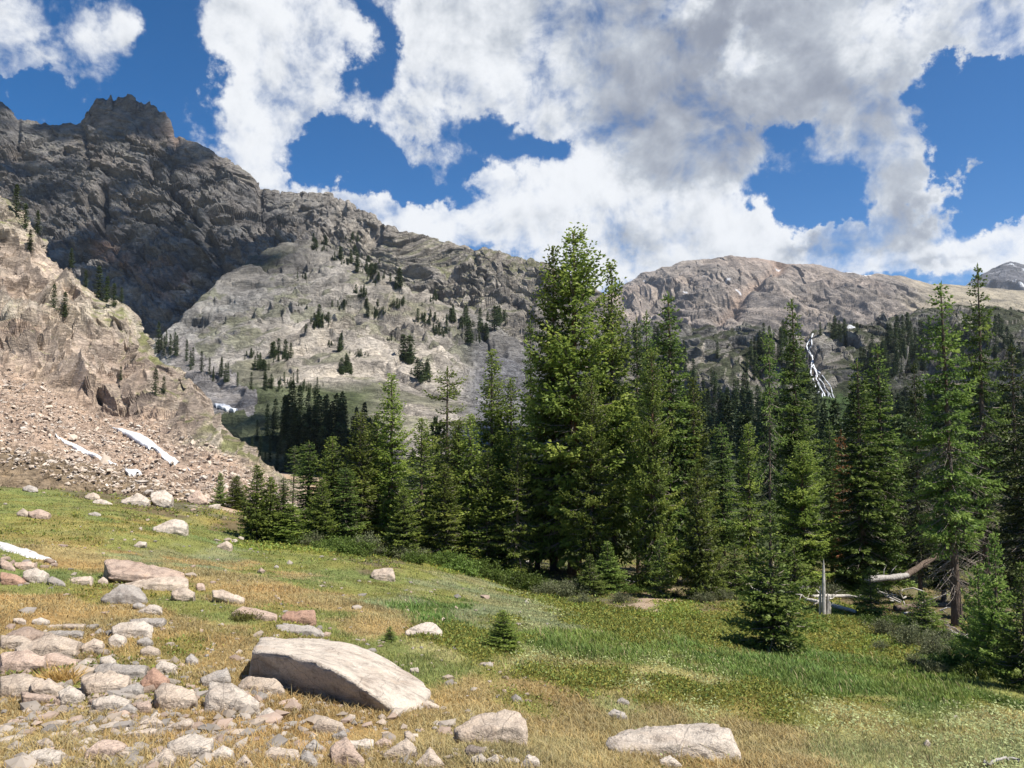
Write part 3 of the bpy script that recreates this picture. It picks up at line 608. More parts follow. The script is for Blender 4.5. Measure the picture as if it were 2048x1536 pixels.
# ---- the bare mountain far away and the dark peak behind it
def build_far():
    sky = [(1050,640,2300),(1150,612,2400),(1240,577,2450),(1290,547,2480),(1340,530,2500),(1400,519,2500),(1460,515,2500),(1530,521,2500),(1580,531,2500),(1640,533,2520),(1690,546,2560),(1740,551,2600),(1800,554,2650),(1850,566,2700),(1900,569,2750),(1960,573,2800),(2048,581,2850),(2200,590,2900),(2400,610,2900)]
    back = [(a, b + 30, Y + 400) for a, b, Y in sky]
    mid = [(1050,670,2000),(1240,620,2150),(1400,580,2200),(1530,575,2220),(1640,585,2220),(1740,590,2250),(1850,605,2300),(2048,620,2400),(2400,640,2450)]
    low = [(1050,720,1500),(1400,690,1650),(1640,690,1650),(1850,690,1650),(2400,710,1700)]
    base = [(1050,800,1000),(2400,800,1000)]
    g, u, t, s = sheet([back, sky, mid, low, base], 1050, 2400, 1100, 330)
    px, py = project(g)
    d, n, cells, crack = rockify(g, [('ridge', 260, 50, (2.0, 1, .28)), ('facet', 120, 14, (2.2, 1, .3)), ('facet', 60, 8, (2.2, 1, .35)), ('facet', 22, 2.6, (1.6, 1, .5)), ('fbm', 18, 2, (1, 1, 1))], 500, R(18), None, (0, 90, 60, 30, 0))
    amp = (.25 + .75 * sstep(s[1], s[2], t)[:, None]) * (1 - .7 * sstep(1740, 1900, px))
    g2 = g + n * (d * amp)[..., None]
    line = [(1560,535),(1500,590),(1440,650)]; dl = along(g, line, 1); g2 -= n * (30 * np.exp(-(dl / 12) ** 2) * (t[:, None] > s[1]))[..., None]
    q = g2.reshape(-1, 3); f1 = fbm(q / 160, 4, seed=505).reshape(px.shape); f2 = fbm(q / 40, 4, seed=508).reshape(px.shape)
    c = lerp(np.array([.222, .194, .170]), np.array([.290, .242, .204]), sstep(-.4, .5, f1 + (cells[0].reshape(px.shape) - .5) * .8))
    c = lerp(c, np.array([.33, .24, .185]), sstep(545, 520, py + f1 * 18) * sstep(1440, 1560, px) * .7 + .65 * np.exp(-((dl - 3) / 11) ** 2))
    c = lerp(c, np.array([.30, .26, .18]), sstep(1760, 1900, px + f1 * 80) * .8)
    c = c * (1 + .4 * f2 + .25 * (cells[1].reshape(px.shape) - .5))[..., None]
    for x, y, w, h in ((1372,598,7,2.2),(1402,566,9,2),(1440,574,5,2),(1454,571,9,2.5),(1558,530,9,1.6),(1305,642,14,4),(1345,577,5,1.5),(1700,548,10,1.5),(1476,594,9,2),(1290,563,5,1.3),(1735,552,14,1.3)):
        m_ = ((px - x) / (w * .7)) ** 2 + ((py - y) / (h * .6)) ** 2; c = lerp(c, np.array([.62, .62, .63]), sstep(1.3, .6, m_ + f2 * .8))
    finish('mountain', 'far', g2, np.clip(c, .03, .85), rock_material('far_rock', .010, .014, (.7, 10.0)), 'bare rounded brown mountain with snow flecks in the distance')
    sky = [(1900,600,4300),(1930,572,4300),(1952,556,4300),(1962,548,4300),(1985,536,4300),(2010,525,4300),(2022,522,4300),(2040,528,4300),(2060,534,4300),(2110,552,4300),(2200,590,4300),(2300,610,4300)]
    g, u, t, s = sheet([[(a, b + 25, Y + 500) for a, b, Y in sky], sky, [(a, max(b + 30, 585), 3700) for a, b, Y in sky], [(a, 640, 3100) for a, b, Y in sky]], 1900, 2300, 330, 180)
    px, py = project(g)
    d, n, cells, crack = rockify(g, [('facet', 180, 40, (1, 1, .7)), ('facet', 60, 22, (1, 1, .8)), ('fbm', 40, 12, (1, 1, 1))], 600, R(20))
    g2 = g + n * (d * (.3 + .7 * sstep(s[1], s[2], t)[:, None]))[..., None]; f2 = fbm(g2.reshape(-1, 3) / 70, 4, seed=608).reshape(px.shape)
    c = np.ones(px.shape + (3,)) * np.array([.125, .122, .130]) * (1 + .5 * f2 + .3 * (cells[0].reshape(px.shape) - .5))[..., None]
    c = lerp(c, np.array([.75, .78, .82]), sstep(.25, .4, f2 * .8 + .5 * np.exp(-((py - 572) / 8) ** 2) - .15))
    finish('mountain', 'peak', g2, np.clip(c, .03, .85), rock_material('peak_rock', .006, .01, (.8, 20.0)), 'dark pointed peak with snow streaks at the far right')
build_far()

# ---- the wooded rocky hill on the right with the waterfall
FALL = [(1612,676),(1608,690),(1612,705),(1620,722),(1624,738),(1630,752),(1634,768),(1640,785),(1648,800)]
def build_wood_hill():
    sky = [(1080,700,480),(1150,690,480),(1230,668,475),(1300,662,470),(1400,665,460),(1480,666,465),(1560,666,475),(1612,674,485),(1640,666,485),(1700,655,500),(1760,642,520),(1850,624,560),(1920,617,590),(2000,628,590),(2048,640,585),(2200,655,570),(2400,660,560)]
    back = [(a, b + 40, Y + 200) for a, b, Y in sky]
    up = [(1080,720,455),(1230,700,440),(1400,705,425),(1500,700,430),(1612,715,450),(1700,700,455),(1850,680,480),(2048,700,500),(2400,720,490)]
    mid = [(1080,780,390),(1300,775,385),(1450,765,385),(1612,775,400),(1700,770,390),(1850,770,390),(2048,780,400),(2400,790,400)]
    low = [(1080,860,290),(1450,850,290),(1700,850,290),(2048,860,290),(2400,870,290)]
    base = [(1080,960,190),(2400,970,190)]
    g, u, t, s = sheet([back, sky, up, mid, low, base], 1080, 2400, 900, 420)
    px, py = project(g)
    d, n, cells, crack = rockify(g, [('facet', 55, 10, (1, 1, .7)), ('facet', 22, 6, (1, 1, .8)), ('facet', 8, 2.4, (1, 1, .9)), ('ridge', 30, 3, (1.3, 1, .6)), ('fbm', 5, .6, (1, 1, 1))], 700, R(10), None, (120, 70, 40, 0, 0))
    amp = (.25 + .75 * sstep(0, s[1], t)[:, None]) * (.45 + .55 * sstep(860, 780, py))
    g2 = g + n * (d * amp)[..., None]
    dl = along(g, FALL, 1); g2 -= n * (5 * np.exp(-(dl / 15) ** 2) * sstep(840, 780, py))[..., None]
    q = g2.reshape(-1, 3); f1 = fbm(q / 45, 4, seed=705).reshape(px.shape); f2 = fbm(q / 9, 4, seed=708).reshape(px.shape)
    rock = lerp(np.array([.23, .22, .205]), np.array([.38, .345, .30]), sstep(-.4, .5, f1 + (cells[1].reshape(px.shape) - .5)))
    nz = np.abs(grid_normals(g2)[..., 2])
    veg = sstep(.3, .62, nz * .7 + f1 * .5 + f2 * .25 + .12 * sstep(760, 860, py) + .15 * sstep(1640, 1700, px)); c = lerp(rock, np.array([.040, .050, .022]), veg * .92)
    green = np.exp(-(((px - 1680) / 45) ** 2 + ((py - 835) / 45) ** 2)); c = lerp(c, np.array([.070, .115, .035]), np.clip(green * 1.3, 0, .9))
    for x, y, w, h in ((1700,668,7,2),(1305,642,20,6)):
        m_ = ((px - x) / w) ** 2 + ((py - y) / h) ** 2; c = lerp(c, np.array([.8, .82, .85]), sstep(1.3, .6, m_ + f2 * .8) * (t[:, None] > s[1]))
    c = c * (1 + .4 * f2 + .25 * (cells[2].reshape(px.shape) - .5))[..., None]
    finish('hill', 'wood', g2, np.clip(c, .015, .85), rock_material('hill_rock', .06, .09, (.9, 2.6)), 'rocky wooded hillside on the right carrying the waterfall')
build_wood_hill()
# ------------------------------------------------------------------ conifers
def needle_material(name, dark, mid, tip, trans=.22):
    m = Mat(name); t = m.attr('tint', 'Fac')
    oi = m.n('ShaderNodeObjectInfo').outputs['Random']
    t2 = m.math('ADD', t, m.math('MULTIPLY', m.math('SUBTRACT', oi, .5), .22))
    c = m.ramp(t2, [(.12, dark), (.5, mid), (.95, tip)])
    hs = m.n('ShaderNodeHueSaturation'); m.put(hs.inputs['Hue'], m.math('ADD', .488, m.math('MULTIPLY', oi, .024))); m.put(hs.inputs['Value'], m.math('ADD', .82, m.math('MULTIPLY', oi, .36))); m.l(c, hs.inputs['Color'])
    return m.leaf(hs.outputs[0], trans, .55, .25)
M_SPRUCE = needle_material('spruce_needles', (0.071,0.097,0.028), (0.174,0.230,0.045), (0.344,0.383,0.084), .46)
M_FIR = needle_material('fir_needles', (0.058,0.094,0.030), (0.139,0.205,0.045), (0.276,0.343,0.081), .44)
M_YOUNG = needle_material('young_fir_needles', (0.072,0.108,0.032), (0.169,0.244,0.051), (0.336,0.399,0.113), .46)
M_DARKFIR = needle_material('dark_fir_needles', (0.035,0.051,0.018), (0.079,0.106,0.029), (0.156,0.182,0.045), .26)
M_RUST = needle_material('dying_needles', (.080,.064,.026), (.20,.105,.040), (.40,.160,.062))
M_FAR = needle_material('distant_needles', (.030,.044,.020), (.060,.082,.032), (.105,.130,.046), .2)
def bark_material(name, a, b):
    m = Mat(name); p = m.stretch(m.objco(), (1, 1, .35)); n = m.noise(p, 14, 7, .65, .4); v = m.voro(p, 22)
    c = m.ramp(n, [(.25, a), (.7, b)])
    return m.surf(c, .95, m.bump(m.math('ADD', n, m.math('MULTIPLY', v, .5)), .9, .03), .1)
M_BARK = bark_material('bark', (.060,.045,.034), (.185,.140,.110))
M_REDBARK = bark_material('reddish_bark', (.075,.042,.026), (.220,.125,.078))
M_DEADWOOD = bark_material('bleached_wood', (.26,.235,.205), (.58,.545,.50))
M_DEADTWIG = bark_material('dead_twigs', (.13,.105,.085), (.34,.29,.245))

UP = np.array([0, 0, 1.])
def kites(b, d, L, w, n):
    """Thin four-cornered sprays: base b, direction d, length L, width w, width axis n."""
    mdl = b + d * (L * .42)[:, None]
    return np.stack([b, mdl + n * (w * .5)[:, None], b + d * L[:, None], mdl - n * (w * .5)[:, None]], 1)
def unit(v): return v / (np.linalg.norm(v, axis=-1, keepdims=True) + 1e-9)
def conifer(seed, H, Rad, crown0=.06, power=.85, whorl=.34, nb=6, ang=(-18, 32), droop=.20, uptip=.10, spray=.17, sw=.050, hang=.35, twig=.42, tsp=.11, gap=.10, lump=.35, trunk=.16, lean=(0, 0), flat=.5, bare=0, belly=.22, side=None, tintbase=.42, patchy=None, deadtwigs=40):
    """Returns (crown arrays, trunk Bag, dead-branch Bag). Whorls of curved limbs, each set with side twigs that carry short flat needle sprays."""
    g = np.random.default_rng(seed); Q = []; T = []
    tb = Bag(); db = Bag()
    hz = np.linspace(0, H, 22); k = hz / H
    wob = np.cumsum(g.normal(0, .010 * H / 10, (22, 2)), 0); wob -= wob[0]
    path = np.stack([wob[:, 0] * .5 + lean[0] * hz, wob[:, 1] * .5 + lean[1] * hz, hz], 1)
    rad = trunk * (1 - k) ** .85 + .012; rad[0] *= 1.35; rad[1] *= 1.06
    path[0, 2] = -.35; tb.add(*tube(path, rad, 10))
    def axis(h): return np.array([np.interp(h, hz, path[:, 0]), np.interp(h, hz, path[:, 1]), h])
    h = crown0 * H
    ph = g.uniform(0, 6.28); lumps = g.uniform(-1, 1, (14, 8))
    while h < H * .992:
        rel = (h - crown0 * H) / (H * (1 - crown0))
        L0 = Rad * (1 - rel) ** power * min(1.0, .62 + rel / belly * .38) + .05 + .035 * (H / 10)
        n = max(3, int(round(nb * (.65 + .5 * min(1, L0 / Rad * 1.3)))))
        for j in range(n):
            if g.random() < gap * (1.2 - rel): continue
            a = ph + j * 6.2832 / n + g.normal(0, .22)
            if patchy is not None and rel < patchy[0] and g.random() < patchy[1]: continue
            lu = lumps[int(rel * 13.9), int((a % 6.2832) / 6.2832 * 7.99)]
            L = L0 * (1 + lump * lu + g.normal(0, .12)); 
            if side is not None: L *= 1 + side[1] * math.cos(a - side[0])
            if L < .06: continue
            th = R(ang[0] + (ang[1] - ang[0]) * rel ** .9 + g.normal(0, 5))
            hh = h + g.normal(0, whorl * .22); o = axis(min(hh, H * .99)); dh = np.array([math.cos(a), math.sin(a), 0.])
            bend = g.normal(0, .10); sd = np.array([-dh[1], dh[0], 0.])
            ns = 9; s = np.linspace(0, 1, ns)
            pl = o + dh * (s * L)[:, None] + UP * (np.tan(th) * s * L - droop * L * np.sin(s * math.pi * .9) * s + uptip * L * s ** 3)[:, None] + sd * (bend * L * s ** 2)[:, None]
            if L > .25: db.add(*tube(pl[[0, 2, 4, 6]], np.array([.026, .02, .014, .006]) * (L / 1.5) ** .6 + .003, 4, False))
            # twig origins along the limb
            t0 = bare if rel < .55 else bare * .4
            m = max(3, int(L * (1 - t0 * .6) / tsp)); tt = np.linspace(max(.08, t0), .99, m) + g.normal(0, .012, m); tt = np.clip(tt, .05, 1)
            tt = np.repeat(tt, 2); sg = np.tile([1., -1.], m)
            B = np.stack([np.interp(tt, s, pl[:, i]) for i in range(3)], 1)
            tg = unit(np.gradient(pl, axis=0)); D = unit(np.stack([np.interp(tt, s, tg[:, i]) for i in range(3)], 1))
            S_ = unit(np.cross(D, UP)) * sg[:, None]
            ca = g.normal(.62, .16, len(tt))[:, None]
            dirn = unit(D * ca + S_ * (1 - flat * .15) + UP * (g.normal(-hang * .6, .22, len(tt)) * (1 - .5 * rel))[:, None])
            Lt = np.minimum(twig * L ** .5 * (1 - .72 * tt ** 1.6) * (.45 + .55 * np.minimum(1, tt * 3)) + .05, .75) * g.uniform(.7, 1.2, len(tt))
            # sprays set along each twig, in pairs, plus the tip
            c = np.maximum(1, (Lt / (spray * .62)).astype(int)); idx = np.repeat(np.arange(len(tt)), c)
            fr = (np.arange(len(idx)) - np.repeat(np.cumsum(c) - c, c) + .55) / np.repeat(c, c)
            bb = B[idx] + dirn[idx] * (Lt[idx] * fr * .8)[:, None] - UP * (hang * .25 * (fr * Lt[idx]) ** 1.4)[:, None]
            sgn = np.where(np.arange(len(idx)) % 2 == 0, 1., -1.)
            nn = unit(np.cross(dirn[idx], UP + g.normal(0, .25, (len(idx), 3)))) 
            dd = unit(dirn[idx] * .8 + nn * (sgn * g.uniform(.1, .85, len(idx)))[:, None] + g.normal(0, .18, (len(idx), 3)) - UP * hang * .25)
            roll = unit(np.cross(dd, g.normal(0, 1 - flat * .5, (len(idx), 3)) + UP * (flat * 1.2)))
            ll = spray * g.uniform(.75, 1.35, len(idx)) * (.75 + .25 * (1 - rel)); ww = sw * g.uniform(.7, 1.3, len(idx))
            Q.append(kites(bb, dd, ll, ww, roll)); Q.append(kites(bb, unit(dd + g.normal(0, .3, dd.shape)), ll * .85, ww * .9, unit(np.cross(roll, dd) + roll * .35)))
            bt = tintbase + g.normal(0, .13) + lu * .08
            tv = bt + .34 * (tt[idx] - .55) + .22 * (fr - .4) + g.normal(0, .08, len(idx)) - .04 * rel
            T.append(tv); T.append(tv - .05)
        ph += 2.4; h += whorl * g.uniform(.7, 1.3) * (1.0 if rel < .75 else .72)
    # leader
    tp = axis(H * .985); mm = 16
    aa = g.uniform(0, 6.28, mm); dd = unit(np.stack([np.cos(aa) * .5, np.sin(aa) * .5, np.ones(mm)], 1)); bb = tp + UP * np.linspace(-.35, .12, mm)[:, None] * (H / 12) ** .5
    Q.append(kites(bb, dd, np.full(mm, spray), np.full(mm, sw), unit(np.cross(dd, g.normal(0, 1, (mm, 3)))))); T.append(np.full(mm, .6))
    # bare dead limbs under the crown and in its lower part
    for i in range(deadtwigs):
        hh = g.uniform(.10, max(crown0 * 1.0, .16) + .28) * H; a = g.uniform(0, 6.28); L = Rad * g.uniform(.35, .95); o = axis(hh); s = np.linspace(0, 1, 6)
        dh = np.array([math.cos(a), math.sin(a), 0]); sd = np.array([-dh[1], dh[0], 0])
        pl = o + dh * (s * L)[:, None] + UP * (-.18 * s * L - .28 * L * s ** 2 + .12 * L * s ** 4)[:, None] + sd * (g.normal(0, .22) * L * s ** 2)[:, None]
        db.add(*tube(pl, np.linspace(.016, .004, 6), 4, False))
        for q in range(4):
            f = g.uniform(.3, .9); b0 = np.array([np.interp(f, s, pl[:, i2]) for i2 in range(3)]); e = b0 + dh * L * .12 + sd * g.normal(0, .22) * L - UP * g.uniform(0, .2) * L
            db.add(*tube(np.stack([b0, (b0 + e) / 2 + g.normal(0, .03, 3), e]), np.array([.007, .005, .003]), 3, False))
    q = np.concatenate(Q); t = np.concatenate(T)
    return q, t, tb, db
def crown_mesh(name, q, t):
    n = len(q); return new_mesh(name, q.reshape(-1, 3), np.arange(n * 4).reshape(n, 4), None, {'tint': np.repeat(t, 4)}, False)
PROTO = {}
def make_proto(key, H, R_, crown_mat, bark, **kw):
    q, t, tb, db = conifer(hash_key(key), H, R_, **kw)
    n = len(q); bv = np.concatenate(db.v); bq = np.concatenate(db.q) + n * 4          # the limbs belong to the crown they carry
    cm = new_mesh('crown', np.concatenate([q.reshape(-1, 3), bv]), np.concatenate([np.arange(n * 4).reshape(n, 4), bq]), None, {'tint': np.concatenate([np.repeat(t, 4), np.zeros(len(bv))])}, False, np.concatenate([np.zeros(n, int), np.ones(len(bq), int)]))
    cm.materials.append(crown_mat); cm.materials.append(M_DEADTWIG)
    tm = tb.mesh('trunk', True); tm.materials.append(bark)
    PROTO[key] = dict(H=H, R=R_, crown=cm, trunk=tm, n=n)
def hash_key(k): return sum(ord(c) * (i + 3) * 7 for i, c in enumerate(k))
make_proto('spruce_broad', 12, 2.35, M_SPRUCE, M_REDBARK, crown0=.10, power=.62, whorl=.30, nb=7, ang=(-22, 38), droop=.10, uptip=.20, spray=0.213, sw=.083, hang=.45, twig=.44, tsp=0.105, gap=.10, lump=.38, trunk=.24, flat=.25, belly=.35, tintbase=.44, deadtwigs=50)
make_proto('spruce_slim', 10, 1.30, M_SPRUCE, M_BARK, crown0=.10, power=.60, whorl=.28, nb=7, ang=(-25, 35), droop=.10, uptip=.22, spray=0.190, sw=.076, hang=.45, twig=.42, tsp=0.101, gap=.12, lump=.42, trunk=.15, flat=.3, belly=.25, tintbase=.46, deadtwigs=40)
make_proto('spruce_ragged', 9, 1.45, M_SPRUCE, M_BARK, crown0=.12, power=.70, whorl=.30, nb=6, ang=(-28, 30), droop=.12, uptip=.22, spray=0.190, sw=.076, hang=.40, twig=.42, tsp=0.101, gap=.20, lump=.55, trunk=.15, flat=.3, belly=.2, tintbase=.50, deadtwigs=40)
make_proto('fir_spire', 11, 1.45, M_FIR, M_BARK, crown0=.08, power=.80, whorl=.27, nb=7, ang=(-24, 8), droop=.06, uptip=.10, spray=0.179, sw=.069, hang=.25, twig=.46, tsp=0.092, gap=.06, lump=.28, trunk=.17, flat=.75, belly=.12, tintbase=.42, deadtwigs=40)
make_proto('fir_column', 10, 1.15, M_FIR, M_BARK, crown0=.12, power=.55, whorl=.30, nb=7, ang=(-26, 5), droop=.08, uptip=.12, spray=0.179, sw=.069, hang=.25, twig=.48, tsp=0.092, gap=.10, lump=.32, trunk=.15, flat=.8, belly=.15, tintbase=.40, deadtwigs=40)
make_proto('fir_tall', 11, 1.75, M_FIR, M_BARK, crown0=.26, power=.80, whorl=.36, nb=7, ang=(-20, 6), droop=.10, uptip=.12, spray=0.190, sw=.069, hang=.25, twig=.48, tsp=0.097, gap=.16, lump=.40, trunk=.19, flat=.8, belly=.35, bare=.12, tintbase=.42, deadtwigs=150)
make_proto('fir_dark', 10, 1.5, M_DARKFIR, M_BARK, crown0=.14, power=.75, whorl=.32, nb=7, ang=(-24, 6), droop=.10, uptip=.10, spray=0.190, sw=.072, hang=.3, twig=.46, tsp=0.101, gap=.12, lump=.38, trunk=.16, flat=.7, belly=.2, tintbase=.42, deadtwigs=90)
make_proto('fir_young', 3.2, .95, M_YOUNG, M_BARK, crown0=.02, power=1.1, whorl=.17, nb=7, ang=(-12, 30), droop=.04, uptip=.12, spray=0.118, sw=.047, hang=.12, twig=.40, tsp=0.059, gap=.06, lump=.30, trunk=.055, flat=.7, belly=.12, tintbase=.46, deadtwigs=10)
make_proto('fir_sapling', 2.4, .62, M_YOUNG, M_BARK, crown0=.03, power=.80, whorl=.20, nb=6, ang=(-5, 35), droop=.03, uptip=.12, spray=0.112, sw=.047, hang=.10, twig=.40, tsp=0.063, gap=.12, lump=.35, trunk=.04, flat=.7, belly=.1, tintbase=.50, deadtwigs=8)
make_proto('spruce_young', 4.6, 1.15, M_SPRUCE, M_BARK, crown0=.02, power=.80, whorl=.20, nb=8, ang=(-18, 32), droop=.08, uptip=.14, spray=0.146, sw=.061, hang=.3, twig=.42, tsp=0.071, gap=.06, lump=.36, trunk=.09, flat=.45, belly=.12, tintbase=.38, deadtwigs=12)
make_proto('half_bare', 9, .75, M_FIR, M_BARK, crown0=.42, power=.35, whorl=.27, nb=5, ang=(-30, 5), droop=.15, uptip=.15, spray=.16, sw=.050, hang=.35, twig=.50, tsp=.115, gap=.30, lump=.60, trunk=.11, flat=.7, belly=.1, lean=(-.022, 0), tintbase=.44, patchy=(.5, .55), deadtwigs=50)
make_proto('umbel_pine', 8, 1.05, M_SPRUCE, M_BARK, crown0=.30, power=.30, whorl=.55, nb=6, ang=(-18, 14), droop=.06, uptip=.18, spray=.17, sw=.055, hang=.25, twig=.55, tsp=.11, gap=.22, lump=.45, trunk=.12, flat=.6, belly=.1, tintbase=.52, deadtwigs=60)
make_proto('dying_fir', 7, .72, M_RUST, M_BARK, crown0=.14, power=.60, whorl=.28, nb=6, ang=(-28, 8), droop=.1, uptip=.1, spray=0.168, sw=.058, hang=.3, twig=.45, tsp=0.109, gap=.28, lump=.45, trunk=.09, flat=.6, belly=.1, tintbase=.55, deadtwigs=80)

def place_tree(key, name, label, base, H, halfw, rot, group, lean=0.0):
    p = PROTO[key]; r = empty(name, base); tag(r, label, 'tree', group)
    s = H / p['H']; sx = halfw / p['R']
    r.rotation_euler = (0, lean, rot if not lean else 0); r.scale = (sx, sx, s)
    for k in ('trunk', 'crown'):
        o = bpy.data.objects.new(k, p[k]); COL.objects.link(o); o.parent = r
        if lean: o.rotation_euler = (0, 0, rot)
    return r
